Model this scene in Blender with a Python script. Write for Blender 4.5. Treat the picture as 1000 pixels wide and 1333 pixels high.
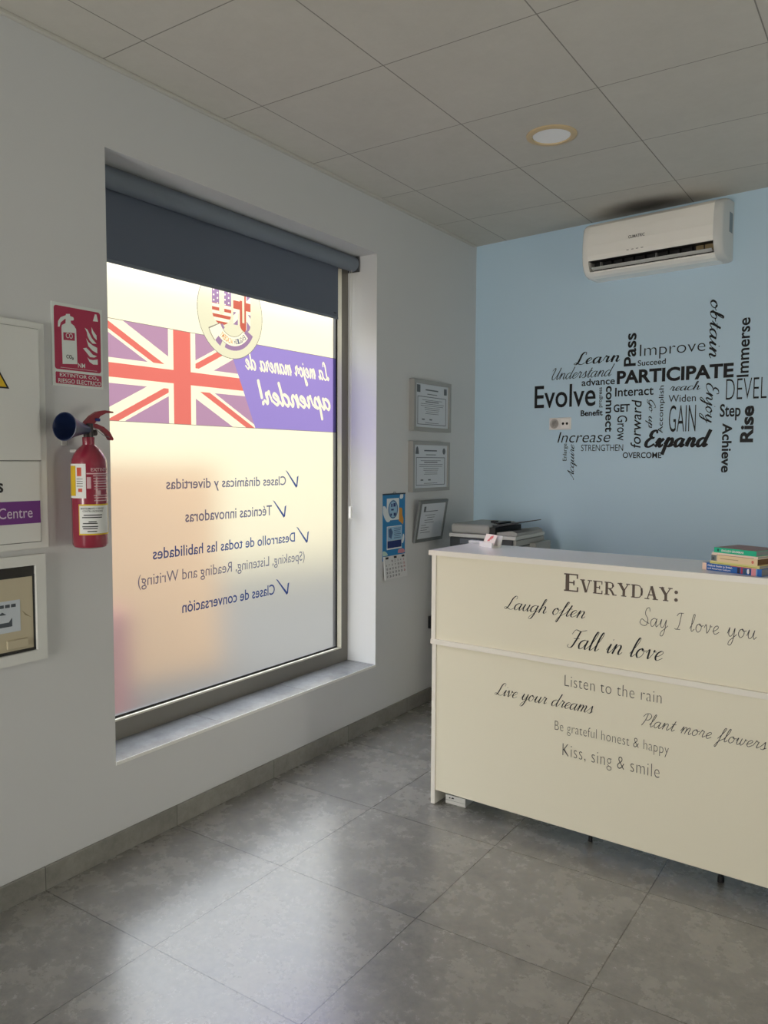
import bpy, bmesh, math, random
import numpy as np
from mathutils import Vector, Matrix
random.seed(7)
for o in list(bpy.data.objects): bpy.data.objects.remove(o)
SC = bpy.context.scene
COL = SC.collection
PI = math.pi

# ------------------------------------------------------------------ camera, sky, lights, exposure
cam_d = bpy.data.cameras.new('camera'); cam = bpy.data.objects.new('camera', cam_d); COL.objects.link(cam)
cam_d.sensor_fit = 'VERTICAL'; cam_d.sensor_height = 36.0; cam_d.lens = 1015.8 * 36.0 / 1333.0
cam_d.clip_start = 0.05
_y, _p, _r = 0.5931, -0.0663, 0.0047
_f = Vector((-math.sin(_y) * math.cos(_p), math.cos(_y) * math.cos(_p), math.sin(_p)))
_rt = Vector((math.cos(_y), math.sin(_y), 0)); _u = _rt.cross(_f)
_R = math.cos(_r) * _rt + math.sin(_r) * _u; _U = -math.sin(_r) * _rt + math.cos(_r) * _u
cam.matrix_world = Matrix(((_R.x, _U.x, -_f.x, 2.509), (_R.y, _U.y, -_f.y, -0.3115), (_R.z, _U.z, -_f.z, 1.5376), (0, 0, 0, 1)))
SC.camera = cam
SC.view_settings.view_transform = 'Standard'; SC.view_settings.look = 'None'
SC.view_settings.exposure = 0.0; SC.view_settings.gamma = 1.0; SC.view_settings.use_curve_mapping = False
SC.cycles.use_denoising = True
SC.cycles.max_bounces = 12; SC.cycles.diffuse_bounces = 6; SC.cycles.glossy_bounces = 4
SC.cycles.transmission_bounces = 6; SC.cycles.transparent_max_bounces = 12
SC.cycles.sample_clamp_indirect = 6.0

SKY_STRENGTH = 5.0
DOOR_LIGHT = 78.0
SIDE_LIGHT = 12.0
w = bpy.data.worlds.new('sky'); SC.world = w; w.use_nodes = True
nt = w.node_tree; bg = nt.nodes['Background']
bg.inputs['Strength'].default_value = SKY_STRENGTH
_tc = nt.nodes.new('ShaderNodeTexCoord'); _sp = nt.nodes.new('ShaderNodeSeparateXYZ'); _cr = nt.nodes.new('ShaderNodeValToRGB')
nt.links.new(_tc.outputs['Generated'], _sp.inputs['Vector']); nt.links.new(_sp.outputs['Z'], _cr.inputs['Fac'])
_cr.color_ramp.elements[0].position = 0.05; _cr.color_ramp.elements[0].color = (0.80, 0.75, 0.58, 1)      # hazy bright horizon
_cr.color_ramp.elements[1].position = 0.45; _cr.color_ramp.elements[1].color = (0.92, 0.985, 1.07, 1)     # bluer higher up
nt.links.new(_cr.outputs['Color'], bg.inputs['Color'])

def area(name, loc, rot, sx, sy, power, color):
    d = bpy.data.lights.new(name, 'AREA'); d.shape = 'RECTANGLE'; d.size = sx; d.size_y = sy
    d.energy = power; d.color = color
    o = bpy.data.objects.new(name, d); COL.objects.link(o); o.location = loc; o.rotation_euler = rot
    return o
# daylight coming in through the glazed shop entrance behind the camera
area('entrance_daylight', (0.95, -3.35, 1.1), (PI / 2, 0, 0), 0.9, 2.0, DOOR_LIGHT, (1.0, 0.975, 0.94))
# fill light added outside the right wall to brighten the room, no known source
area('side_fill_light', (5.25, 2.45, 0.85), (PI / 2, 0, PI / 2), 0.9, 1.5, SIDE_LIGHT, (1.0, 0.97, 0.92))

# ------------------------------------------------------------------ helpers
def lin(c):
    c = c / 255.0
    return c / 12.92 if c <= 0.04045 else ((c + 0.055) / 1.055) ** 2.4
def rgb(r, g, b): return (lin(r), lin(g), lin(b), 1.0)

def mat(name, color, rough=0.6, spec=0.4, metal=0.0, noise=0.0, nscale=20.0, bump=0.0, bscale=200.0, coat=0.0):
    m = bpy.data.materials.new(name); m.use_nodes = True
    t = m.node_tree; b = t.nodes['Principled BSDF']
    b.inputs['Base Color'].default_value = color
    b.inputs['Roughness'].default_value = rough
    b.inputs['Specular IOR Level'].default_value = spec
    b.inputs['Metallic'].default_value = metal
    b.inputs['Coat Weight'].default_value = coat
    if noise or bump:
        tc = t.nodes.new('ShaderNodeTexCoord')
    if noise:
        n = t.nodes.new('ShaderNodeTexNoise'); n.inputs['Scale'].default_value = nscale; n.inputs['Detail'].default_value = 4
        t.links.new(tc.outputs['Object'], n.inputs['Vector'])
        r = t.nodes.new('ShaderNodeValToRGB')
        r.color_ramp.elements[0].color = tuple(c * (1 - noise) for c in color[:3]) + (1,)
        r.color_ramp.elements[1].color = tuple(min(1, c * (1 + noise)) for c in color[:3]) + (1,)
        t.links.new(n.outputs['Fac'], r.inputs['Fac']); t.links.new(r.outputs['Color'], b.inputs['Base Color'])
    if bump:
        n2 = t.nodes.new('ShaderNodeTexNoise'); n2.inputs['Scale'].default_value = bscale; n2.inputs['Detail'].default_value = 3
        t.links.new(tc.outputs['Object'], n2.inputs['Vector'])
        bp = t.nodes.new('ShaderNodeBump'); bp.inputs['Strength'].default_value = bump; bp.inputs['Distance'].default_value = 0.002
        t.links.new(n2.outputs['Fac'], bp.inputs['Height']); t.links.new(bp.outputs['Normal'], b.inputs['Normal'])
    return m

def film(name, color):
    m = bpy.data.materials.new(name); m.use_nodes = True
    t = m.node_tree; t.nodes.remove(t.nodes['Principled BSDF'])
    tr = t.nodes.new('ShaderNodeBsdfTransparent'); tr.inputs['Color'].default_value = color
    t.links.new(tr.outputs['BSDF'], t.nodes['Material Output'].inputs['Surface'])
    return m

def tile_mat(name, c_lo, c_hi, grout, size, ox, oy, gw, rough, spec, nscale, var, stain=None, ior=1.5, gbump=0.3):
    """tiles in the world X/Y plane with thin joints and a mottled body"""
    m = bpy.data.materials.new(name); m.use_nodes = True
    t = m.node_tree; N = t.nodes; Lk = t.links; b = N['Principled BSDF']
    geo = N.new('ShaderNodeNewGeometry'); sep = N.new('ShaderNodeSeparateXYZ'); Lk.new(geo.outputs['Position'], sep.inputs['Vector'])
    def mth(op, a, bb=None):
        n = N.new('ShaderNodeMath'); n.operation = op
        for i, v in enumerate((a, bb)):
            if v is None: continue
            if isinstance(v, (int, float)): n.inputs[i].default_value = v
            else: Lk.new(v, n.inputs[i])
        return n.outputs[0]
    def axis(s, off):
        q = mth('DIVIDE', mth('SUBTRACT', s, off), size)
        fr = mth('FRACT', mth('ADD', q, 0.5))
        d = mth('MULTIPLY', mth('ABSOLUTE', mth('SUBTRACT', fr, 0.5)), size)
        return mth('LESS_THAN', d, gw / 2), mth('FLOOR', q)
    gx, ix = axis(sep.outputs['X'], ox); gy, iy = axis(sep.outputs['Y'], oy)
    g = mth('MAXIMUM', gx, gy)
    cmb = N.new('ShaderNodeCombineXYZ'); Lk.new(ix, cmb.inputs['X']); Lk.new(iy, cmb.inputs['Y'])
    wn = N.new('ShaderNodeTexWhiteNoise'); wn.noise_dimensions = '3D'; Lk.new(cmb.outputs['Vector'], wn.inputs['Vector'])
    addv = N.new('ShaderNodeVectorMath'); addv.operation = 'MULTIPLY_ADD'
    Lk.new(wn.outputs['Color'], addv.inputs[0]); addv.inputs[1].default_value = (9, 9, 9); Lk.new(geo.outputs['Position'], addv.inputs[2])
    n1 = N.new('ShaderNodeTexNoise'); n1.inputs['Scale'].default_value = nscale; n1.inputs['Detail'].default_value = 10; n1.inputs['Roughness'].default_value = 0.74
    n1.inputs['Distortion'].default_value = 0.0
    n2 = N.new('ShaderNodeTexNoise'); n2.inputs['Scale'].default_value = nscale * 6; n2.inputs['Detail'].default_value = 6; n2.inputs['Roughness'].default_value = 0.8
    Lk.new(addv.outputs['Vector'], n2.inputs['Vector'])
    nsum = mth('ADD', mth('MULTIPLY', n1.outputs['Fac'], 0.62), mth('MULTIPLY', n2.outputs['Fac'], 0.38))
    Lk.new(addv.outputs['Vector'], n1.inputs['Vector'])
    rp = N.new('ShaderNodeValToRGB'); rp.color_ramp.elements[0].position = 0.36; rp.color_ramp.elements[1].position = 0.64
    rp.color_ramp.elements[0].color = c_lo; rp.color_ramp.elements[1].color = c_hi
    Lk.new(nsum, rp.inputs['Fac'])
    hv = N.new('ShaderNodeHueSaturation'); Lk.new(rp.outputs['Color'], hv.inputs['Color'])
    Lk.new(mth('ADD', mth('MULTIPLY', wn.outputs['Value'], var), 1 - var / 2), hv.inputs['Value'])
    mx = N.new('ShaderNodeMix'); mx.data_type = 'RGBA'; Lk.new(g, mx.inputs['Factor'])
    Lk.new(hv.outputs['Color'], mx.inputs['A']); mx.inputs['B'].default_value = grout
    col = mx.outputs['Result']
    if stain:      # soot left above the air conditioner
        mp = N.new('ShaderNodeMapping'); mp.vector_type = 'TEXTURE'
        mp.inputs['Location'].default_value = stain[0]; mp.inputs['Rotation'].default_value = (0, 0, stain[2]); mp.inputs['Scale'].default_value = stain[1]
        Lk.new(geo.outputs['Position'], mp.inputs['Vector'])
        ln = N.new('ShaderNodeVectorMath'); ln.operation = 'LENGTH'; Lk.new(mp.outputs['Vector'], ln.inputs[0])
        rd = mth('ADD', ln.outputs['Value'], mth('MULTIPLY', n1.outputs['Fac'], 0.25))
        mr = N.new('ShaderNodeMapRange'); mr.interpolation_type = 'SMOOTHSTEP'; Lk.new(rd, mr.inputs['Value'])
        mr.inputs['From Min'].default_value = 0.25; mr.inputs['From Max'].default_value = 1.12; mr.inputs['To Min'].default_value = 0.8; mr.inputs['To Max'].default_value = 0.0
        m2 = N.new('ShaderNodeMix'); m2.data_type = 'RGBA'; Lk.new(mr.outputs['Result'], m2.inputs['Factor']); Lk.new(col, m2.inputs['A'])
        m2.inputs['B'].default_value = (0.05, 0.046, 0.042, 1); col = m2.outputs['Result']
    Lk.new(col, b.inputs['Base Color'])
    b.inputs['Specular IOR Level'].default_value = spec; b.inputs['IOR'].default_value = ior
    Lk.new(mth('ADD', mth('MULTIPLY', n1.outputs['Fac'], 0.12), rough - 0.06), b.inputs['Roughness'])
    bp = N.new('ShaderNodeBump'); bp.inputs['Strength'].default_value = gbump; bp.inputs['Distance'].default_value = 0.002; bp.invert = True
    Lk.new(g, bp.inputs['Height']); Lk.new(bp.outputs['Normal'], b.inputs['Normal'])
    return m

def obj(name, bm, m, parent=None, smooth=False, loc=None):
    me = bpy.data.meshes.new(name)
    bmesh.ops.recalc_face_normals(bm, faces=bm.faces[:])
    bm.to_mesh(me); bm.free()
    if m is not None: me.materials.append(m)
    if smooth:
        me.polygons.foreach_set('use_smooth', [True] * len(me.polygons))
        me.set_sharp_from_angle(angle=math.radians(38))
    o = bpy.data.objects.new(name, me); COL.objects.link(o)
    if parent: o.parent = parent
    if loc: o.location = loc
    return o
def thing(name, label, cat, loc=(0, 0, 0), rotz=0.0, group=None, kind=None):
    o = bpy.data.objects.new(name, None); COL.objects.link(o); o.empty_display_size = 0.05
    o.location = loc; o.rotation_euler = (0, 0, rotz)
    if label: o['label'] = label
    if cat: o['category'] = cat
    if group: o['group'] = group
    if kind: o['kind'] = kind
    return o
def struct(o, label=None, cat=None):
    o['kind'] = 'structure'
    if label: o['label'] = label
    if cat: o['category'] = cat
    return o
BM = bmesh.new
def box(bm, x0, x1, y0, y1, z0, z1, bev=0.0, seg=2):
    r = bmesh.ops.create_cube(bm, size=1.0); vs = r['verts']
    for v in vs:
        v.co = Vector(((x0 + x1) / 2 + v.co.x * (x1 - x0), (y0 + y1) / 2 + v.co.y * (y1 - y0), (z0 + z1) / 2 + v.co.z * (z1 - z0)))
    if bev:
        es = list({e for v in vs for e in v.link_edges})
        bmesh.ops.bevel(bm, geom=es, offset=bev, segments=seg, affect='EDGES', profile=0.5)
    return bm
def B(*a, **k): return box(BM(), *a, **k)
def cyl(bm, p0, p1, r0, r1=None, seg=24, caps=True):
    r1 = r0 if r1 is None else r1
    p0, p1 = Vector(p0), Vector(p1); d = (p1 - p0).normalized()
    a = d.orthogonal().normalized(); c = d.cross(a)
    A = [bm.verts.new(p0 + r0 * (math.cos(2 * PI * i / seg) * a + math.sin(2 * PI * i / seg) * c)) for i in range(seg)]
    Z = [bm.verts.new(p1 + r1 * (math.cos(2 * PI * i / seg) * a + math.sin(2 * PI * i / seg) * c)) for i in range(seg)]
    for i in range(seg): bm.faces.new((A[i], A[(i + 1) % seg], Z[(i + 1) % seg], Z[i]))
    if caps: bm.faces.new(A[::-1]); bm.faces.new(Z)
    return bm
def lathe(bm, prof, cx=0, cy=0, seg=32, axis=None, origin=None):
    """profile (r, h) turned round z (or round `axis` from `origin`)"""
    if axis is None: ax, org = Vector((0, 0, 1)), Vector((cx, cy, 0))
    else: ax, org = Vector(axis).normalized(), Vector(origin)
    a = ax.orthogonal().normalized(); c = ax.cross(a)
    rings = []
    for r, h in prof:
        if r < 1e-6: rings.append([bm.verts.new(org + ax * h)])
        else: rings.append([bm.verts.new(org + ax * h + r * (math.cos(2 * PI * i / seg) * a + math.sin(2 * PI * i / seg) * c)) for i in range(seg)])
    for A, Z in zip(rings, rings[1:]):
        for i in range(seg):
            j = (i + 1) % seg
            if len(A) == 1 and len(Z) == 1: continue
            if len(A) == 1: bm.faces.new((A[0], Z[j], Z[i]))
            elif len(Z) == 1: bm.faces.new((A[i], A[j], Z[0]))
            else: bm.faces.new((A[i], A[j], Z[j], Z[i]))
    return bm
def tube(bm, pts, r, seg=8):
    pts = [Vector(p) for p in pts]; prev = None; rings = []
    for i, p in enumerate(pts):
        d = (pts[min(i + 1, len(pts) - 1)] - pts[max(i - 1, 0)]).normalized()
        a = d.orthogonal().normalized() if prev is None else (prev - d * prev.dot(d)).normalized()
        prev = a; c = d.cross(a)
        rings.append([bm.verts.new(p + r * (math.cos(2 * PI * k / seg) * a + math.sin(2 * PI * k / seg) * c)) for k in range(seg)])
    for A, Z in zip(rings, rings[1:]):
        for k in range(seg): bm.faces.new((A[k], A[(k + 1) % seg], Z[(k + 1) % seg], Z[k]))
    bm.faces.new(rings[0][::-1]); bm.faces.new(rings[-1])
    return bm
def prism(bm, poly, y0, y1):
    """polygon (x, z) extruded from y0 to y1"""
    A = [bm.verts.new((x, y0, z)) for x, z in poly]; Z = [bm.verts.new((x, y1, z)) for x, z in poly]
    n = len(poly)
    bm.faces.new(A); bm.faces.new(Z[::-1])
    for i in range(n): bm.faces.new((A[i], Z[i], Z[(i + 1) % n], A[(i + 1) % n]))
    return bm
def prismx(bm, poly, x0, x1):
    """profile (y, z) extruded along x"""
    A = [bm.verts.new((x0, y, z)) for y, z in poly]; Z = [bm.verts.new((x1, y, z)) for y, z in poly]
    n = len(poly)
    bm.faces.new(A); bm.faces.new(Z[::-1])
    for i in range(n): bm.faces.new((A[i], Z[i], Z[(i + 1) % n], A[(i + 1) % n]))
    return bm
def flat(bm, poly, y=0.0):
    bm.faces.new([bm.verts.new((x, y, z)) for x, z in poly]); return bm
def rect(bm, x0, x1, z0, z1, y=0.0): return flat(bm, [(x0, z0), (x1, z0), (x1, z1), (x0, z1)], y)
def rrect_pts(x0, x1, z0, z1, r, n=5):
    P = []
    for cx, cz, a0 in ((x1 - r, z0 + r, -90), (x1 - r, z1 - r, 0), (x0 + r, z1 - r, 90), (x0 + r, z0 + r, 180)):
        for i in range(n + 1):
            a = math.radians(a0 + 90 * i / n); P.append((cx + r * math.cos(a), cz + r * math.sin(a)))
    return P
def ell(cx, cz, rx, rz, n=28): return [(cx + rx * math.cos(2 * PI * i / n), cz + rz * math.sin(2 * PI * i / n)) for i in range(n)]
def frame_bm(x0, x1, z0, z1, t, y0, y1, bev=0.002):
    """rectangular picture frame of bar width t"""
    bm = BM()
    O = [(x0, z0), (x1, z0), (x1, z1), (x0, z1)]; I = [(x0 + t, z0 + t), (x1 - t, z0 + t), (x1 - t, z1 - t), (x0 + t, z1 - t)]
    vs = {}
    for k, P in (('O', O), ('I', I)):
        for yy in (y0, y1): vs[k, yy] = [bm.verts.new((x, yy, z)) for x, z in P]
    for i in range(4):
        j = (i + 1) % 4
        bm.faces.new((vs['O', y0][i], vs['O', y0][j], vs['I', y0][j], vs['I', y0][i]))
        bm.faces.new((vs['O', y1][i], vs['I', y1][i], vs['I', y1][j], vs['O', y1][j]))
        bm.faces.new((vs['O', y0][i], vs['O', y1][i], vs['O', y1][j], vs['O', y0][j]))
        bm.faces.new((vs['I', y0][i], vs['I', y0][j], vs['I', y1][j], vs['I', y1][i]))
    return bm

# ------------------------------------------------------------------ lettering
_txt = {}
def text2d(s, offset=0.0, spacing=1.0):
    key = (s, offset, spacing)
    if key in _txt: return _txt[key]
    cu = bpy.data.curves.new('lettering_source', 'FONT'); cu.body = s; cu.size = 1.0; cu.offset = offset; cu.space_character = spacing
    cu.resolution_u = 4; cu.fill_mode = 'FRONT'
    o = bpy.data.objects.new('lettering_source', cu); COL.objects.link(o)
    dg = bpy.context.evaluated_depsgraph_get(); dg.update()
    me = bpy.data.meshes.new_from_object(o.evaluated_get(dg))
    V = [(v.co.x, v.co.y) for v in me.vertices]; F = [tuple(p.vertices) for p in me.polygons]
    bpy.data.objects.remove(o); bpy.data.meshes.remove(me); bpy.data.curves.remove(cu)
    _txt[key] = (V, F); return _txt[key]
def bbox2(V):
    xs = [v[0] for v in V]; ys = [v[1] for v in V]; return min(xs), max(xs), min(ys), max(ys)
def put2d(bm, VF, x0, z0, x1, z1, y=0.0, mode='h', mirror=False, shear=0.0):
    """fit 2D lettering into the box x0..x1, z0..z1 on plane y; mode h / up / down says which way it reads"""
    V, F = VF
    if shear: V = [(a + shear * b, b) for a, b in V]
    a0, a1, b0, b1 = bbox2(V); out = []
    for a, b in V:
        s = (a - a0) / (a1 - a0); t = (b - b0) / max(1e-9, (b1 - b0))
        if mode == 'h': p = (x0 + s * (x1 - x0), z0 + t * (z1 - z0))
        elif mode == 'up': p = (x1 - t * (x1 - x0), z0 + s * (z1 - z0))
        else: p = (x0 + t * (x1 - x0), z1 - s * (z1 - z0))
        if mirror: p = (x0 + x1 - p[0], p[1])
        out.append(bm.verts.new((p[0], y, p[1])))
    for f in F:
        try: bm.faces.new([out[i] for i in f])
        except ValueError: pass
    return bm

# pen-stroke alphabet: x-height 1, capitals 2; every letter is (advance, strokes)
_a = [(.78, .85), (.5, 1.0), (.15, .78), (.06, .38), (.25, .0), (.55, .18), (.8, .9)]
SCRIPT = {
 'a': (1.12, [_a, [(.82, 1.0), (.76, .3), (.88, 0), (1.12, .3)]]),
 'b': (1.0, [[(0, .3), (.32, 1.2), (.42, 1.9), (.28, 2.0), (.2, 1.5), (.16, .35), (.35, 0), (.68, .25), (.7, .75), (.5, .98), (.25, .7)], [(.66, .85), (.82, .75), (1.0, .85)]]),
 'c': (.85, [[(.72, .78), (.62, 1.0), (.28, .92), (.06, .45), (.2, .05), (.5, .0), (.85, .3)]]),
 'd': (1.15, [_a, [(.95, 2.0), (.82, 1.0), (.78, .3), (.9, 0), (1.15, .3)]]),
 'e': (.8, [[(0, .3), (.4, .5), (.64, .8), (.46, 1.0), (.16, .75), (.1, .3), (.36, 0), (.8, .3)]]),
 'f': (.7, [[(0, .3), (.42, 1.2), (.62, 1.9), (.46, 2.0), (.35, 1.5), (.24, -.3), (.12, -.95), (-.02, -.8), (.15, -.25), (.45, .1), (.7, .35)]]),
 'g': (1.1, [_a, [(.82, 1.0), (.76, -.3), (.58, -.95), (.3, -.95), (.36, -.55), (.8, -.05), (1.1, .3)]]),
 'h': (1.12, [[(0, .3), (.35, 1.2), (.46, 1.9), (.32, 2.0), (.24, 1.5), (.18, 0)], [(.18, .2), (.4, .82), (.64, 1.0), (.78, .75), (.74, .25), (.88, 0), (1.12, .3)]]),
 'i': (.56, [[(0, .3), (.24, 1.0), (.2, .3), (.32, 0), (.56, .3)], [(.27, 1.4), (.3, 1.5)]]),
 'j': (.52, [[(0, .3), (.26, 1.0), (.2, -.4), (.0, -.95), (-.24, -.8), (.0, -.3), (.52, .3)], [(.3, 1.4), (.33, 1.5)]]),
 'l': (.58, [[(0, .3), (.36, 1.2), (.46, 1.9), (.32, 2.0), (.2, 1.4), (.19, .3), (.32, 0), (.58, .3)]]),
 'm': (1.5, [[(0, .3), (.16, .95), (.23, .95), (.18, 0)], [(.18, .2), (.42, .88), (.6, 1.0), (.7, .75), (.66, 0)], [(.66, .2), (.88, .88), (1.06, 1.0), (1.16, .75), (1.12, .25), (1.25, 0), (1.5, .3)]]),
 'n': (1.12, [[(0, .3), (.16, .95), (.23, .95), (.18, 0)], [(.18, .2), (.42, .85), (.64, 1.0), (.78, .75), (.74, .25), (.88, 0), (1.12, .3)]]),
 'o': (.95, [[(.46, 1.0), (.16, .8), (.08, .35), (.35, 0), (.66, .25), (.7, .7), (.46, 1.0), (.52, .8), (.75, .75), (.95, .85)]]),
 'p': (1.05, [[(0, .3), (.24, 1.1), (.2, 0), (.16, -1.0)], [(.2, .3), (.42, .85), (.66, 1.0), (.8, .6), (.62, .06), (.3, .1)], [(.6, .05), (.85, .1), (1.05, .3)]]),
 'q': (1.1, [_a, [(.82, 1.0), (.74, -1.0)], [(.74, -.85), (.98, -.25), (1.1, .3)]]),
 'r': (.85, [[(0, .3), (.18, .95), (.22, 1.12), (.36, .95), (.55, .93), (.5, .4), (.58, .05), (.85, .3)]]),
 's': (.8, [[(0, .3), (.3, .85), (.42, 1.12), (.5, .7), (.6, .3), (.46, 0), (.14, .06)], [(.46, 0), (.8, .3)]]),
 't': (.7, [[(0, .3), (.3, 1.0), (.42, 1.6), (.28, .35), (.42, 0), (.7, .3)], [(.05, 1.05), (.66, 1.1)]]),
 'u': (1.12, [[(0, .3), (.2, 1.0), (.16, .3), (.34, 0), (.6, .22), (.8, .95)], [(.82, 1.0), (.76, .3), (.88, 0), (1.12, .3)]]),
 'v': (.95, [[(0, .6), (.16, 1.0), (.26, .7), (.4, .02), (.66, .5), (.74, 1.0), (.72, .8), (.95, .85)]]),
 'w': (1.35, [[(0, .5), (.18, 1.0), (.18, .3), (.35, 0), (.58, .3), (.64, 1.0), (.62, .3), (.8, 0), (1.05, .4), (1.1, 1.0), (1.1, .8), (1.35, .85)]]),
 'x': (.9, [[(0, .4), (.2, .98), (.36, .8), (.5, .15), (.66, 0), (.9, .3)], [(.78, 1.0), (.4, .5), (.04, 0)]]),
 'y': (1.1, [[(0, .3), (.2, 1.0), (.16, .3), (.34, 0), (.6, .22), (.8, .95)], [(.82, 1.0), (.76, -.3), (.56, -.95), (.26, -.95), (.36, -.5), (.8, -.05), (1.1, .3)]]),
 '!': (.5, [[(.3, 2.0), (.2, .55)], [(.14, .1), (.16, .0)]]),
 'L': (1.2, [[(1.0, 1.55), (1.0, 1.9), (.75, 2.0), (.5, 1.6), (.42, .9), (.32, .3), (.08, .0), (-.14, .15), (.06, .3), (.4, .12), (.85, -.02), (1.2, .25)]]),
 'U': (1.5, [[(-.15, 1.5), (.1, 1.95), (.3, 1.75), (.2, .6), (.42, 0), (.82, .25), (1.1, 1.2), (1.2, 2.0)], [(1.2, 2.0), (1.1, .4), (1.25, 0), (1.5, .3)]]),
 'E': (1.1, [[(1.0, 1.65), (.85, 2.0), (.45, 1.88), (.34, 1.4), (.62, 1.12), (.78, 1.1), (.4, 1.02), (.1, .6), (.2, .1), (.6, 0), (1.1, .35)]]),
 'G': (1.3, [[(1.1, 1.55), (.9, 2.0), (.42, 1.6), (.1, .8), (.3, .1), (.7, .1), (1.0, .6), (1.06, .95)], [(1.06, .95), (.95, 0), (.7, -.6), (.3, -.5), (.7, 0), (1.3, .3)]]),
 'I': (.8, [[(.0, 1.6), (.25, 1.95), (.8, 2.0)], [(.55, 1.96), (.42, .6), (.2, .04), (-.12, .1)], [(.0, .02), (.62, .04)]]),
 'J': (.9, [[(.2, 1.7), (.6, 2.0), (.5, .2), (.1, -.6), (-.2, -.3), (.7, .3)]]),
 'A': (1.3, [[(-.15, .15), (.12, .02), (.6, 1.0), (1.0, 2.0)], [(1.0, 2.0), (.98, .5), (1.06, 0), (1.3, .3)], [(.3, .7), (1.08, .75)]]),
 'F': (1.05, [[(-.1, 1.45), (.1, 1.95), (.7, 1.85), (1.3, 2.05)], [(.7, 1.88), (.58, .8), (.38, .05), (-.05, .05), (-.05, .32)], [(.25, 1.0), (.9, 1.05)]]),
 'S': (1.15, [[(1.05, 1.75), (.9, 2.2), (.55, 2.0), (.5, 1.4), (.9, .8), (.8, .1), (.3, 0), (-.1, .3), (.1, .75), (.6, .5), (1.15, .3)]]),
 'P': (1.15, [[(.45, 1.9), (.36, .8), (.12, 0)], [(-.1, 1.4), (.2, 1.9), (.7, 2.0), (1.05, 1.6), (.85, 1.05), (.4, .95)]]),
 ' ': (.75, []),
}
def crom(pts, n=7):
    P = [pts[0]] + list(pts) + [pts[-1]]; out = []
    for i in range(1, len(P) - 2):
        p0, p1, p2, p3 = P[i - 1], P[i], P[i + 1], P[i + 2]
        for k in range(n):
            t = k / n
            out.append(tuple(0.5 * ((2 * p1[d]) + (-p0[d] + p2[d]) * t + (2 * p0[d] - 5 * p1[d] + 4 * p2[d] - p3[d]) * t * t + (-p0[d] + 3 * p1[d] - 3 * p2[d] + p3[d]) * t ** 3) for d in (0, 1)))
    out.append(tuple(pts[-1])); return out
def script_lines(s, slant=0.35, gap=0.0):
    x = 0.0; L = []
    for ch in s:
        adv, st = SCRIPT[ch]
        for pl in st:
            q = crom(pl) if len(pl) > 2 else list(pl)
            L.append([(x + a + slant * b, b) for a, b in q])
        x += adv + gap
    return L
def ribbon2d(L, thin, thick):
    """calligraphic strokes: downstrokes thick, upstrokes thin"""
    V, F = [], []
    for pl in L:
        n = len(pl); base = len(V)
        for i, p in enumerate(pl):
            q0 = pl[max(0, i - 1)]; q1 = pl[min(n - 1, i + 1)]
            dx, dy = q1[0] - q0[0], q1[1] - q0[1]; l = math.hypot(dx, dy) or 1e-6
            k = max(0.0, -dy / l) ** 1.3
            hw = 0.5 * (thin + (thick - thin) * k)
            V += [(p[0] - dy / l * hw, p[1] + dx / l * hw), (p[0] + dy / l * hw, p[1] - dx / l * hw)]
        for i in range(n - 1): F.append((base + 2 * i, base + 2 * i + 1, base + 2 * i + 3, base + 2 * i + 2))
    return V, F
def script2d(s, thin=.06, thick=.16, slant=.35, gap=0.0): return ribbon2d(script_lines(s, slant, gap), thin, thick)

# slab-serif capitals for the desk heading: polylines with their own widths, cap height 1
K, H_ = .2, .075
SERIF = {
 'E': (.86, [([(.2, 0), (.2, 1)], K), ([(.02, .028), (.78, .028)], H_), ([(.02, .972), (.76, .972)], H_), ([(.2, .5), (.55, .5)], H_), ([(.75, 0), (.75, .27)], H_), ([(.73, 1), (.73, .75)], H_), ([(.55, .36), (.55, .64)], H_)]),
 'V': (.98, [([(.18, 1), (.5, 0)], K), ([(.8, 1), (.52, 0)], H_), ([(.0, .972), (.4, .972)], H_), ([(.62, .972), (.98, .972)], H_)]),
 'R': (.98, [([(.2, 0), (.2, 1)], K), ([(.02, .028), (.42, .028)], H_), ([(.02, .972), (.5, .972)], H_), ([(.5, .972), (.66, .9), (.7, .74), (.64, .58), (.5, .5), (.25, .5)], .085), ([(.68, .85), (.69, .65)], .15), ([(.42, .5), (.6, .3), (.74, .03)], .15), ([(.66, .028), (.98, .028)], H_)]),
 'Y': (.98, [([(.17, 1), (.5, .45)], K), ([(.83, 1), (.52, .45)], H_), ([(.5, 0), (.5, .5)], K), ([(0, .972), (.38, .972)], H_), ([(.66, .972), (.98, .972)], H_), ([(.3, .028), (.7, .028)], H_)]),
 'D': (.98, [([(.2, 0), (.2, 1)], K), ([(.02, .028), (.5, .028)], H_), ([(.02, .972), (.5, .972)], H_), ([(.45, .972), (.66, .93), (.8, .75), (.84, .5), (.8, .25), (.66, .07), (.45, .028)], .07), ([(.8, .78), (.83, .5), (.8, .22)], .15)]),
 'A': (1.0, [([(.2, 0), (.5, 1)], H_), ([(.5, 1), (.8, 0)], K), ([(.28, .33), (.7, .33)], H_), ([(0, .028), (.36, .028)], H_), ([(.6, .028), (1.0, .028)], H_)]),
}
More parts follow.
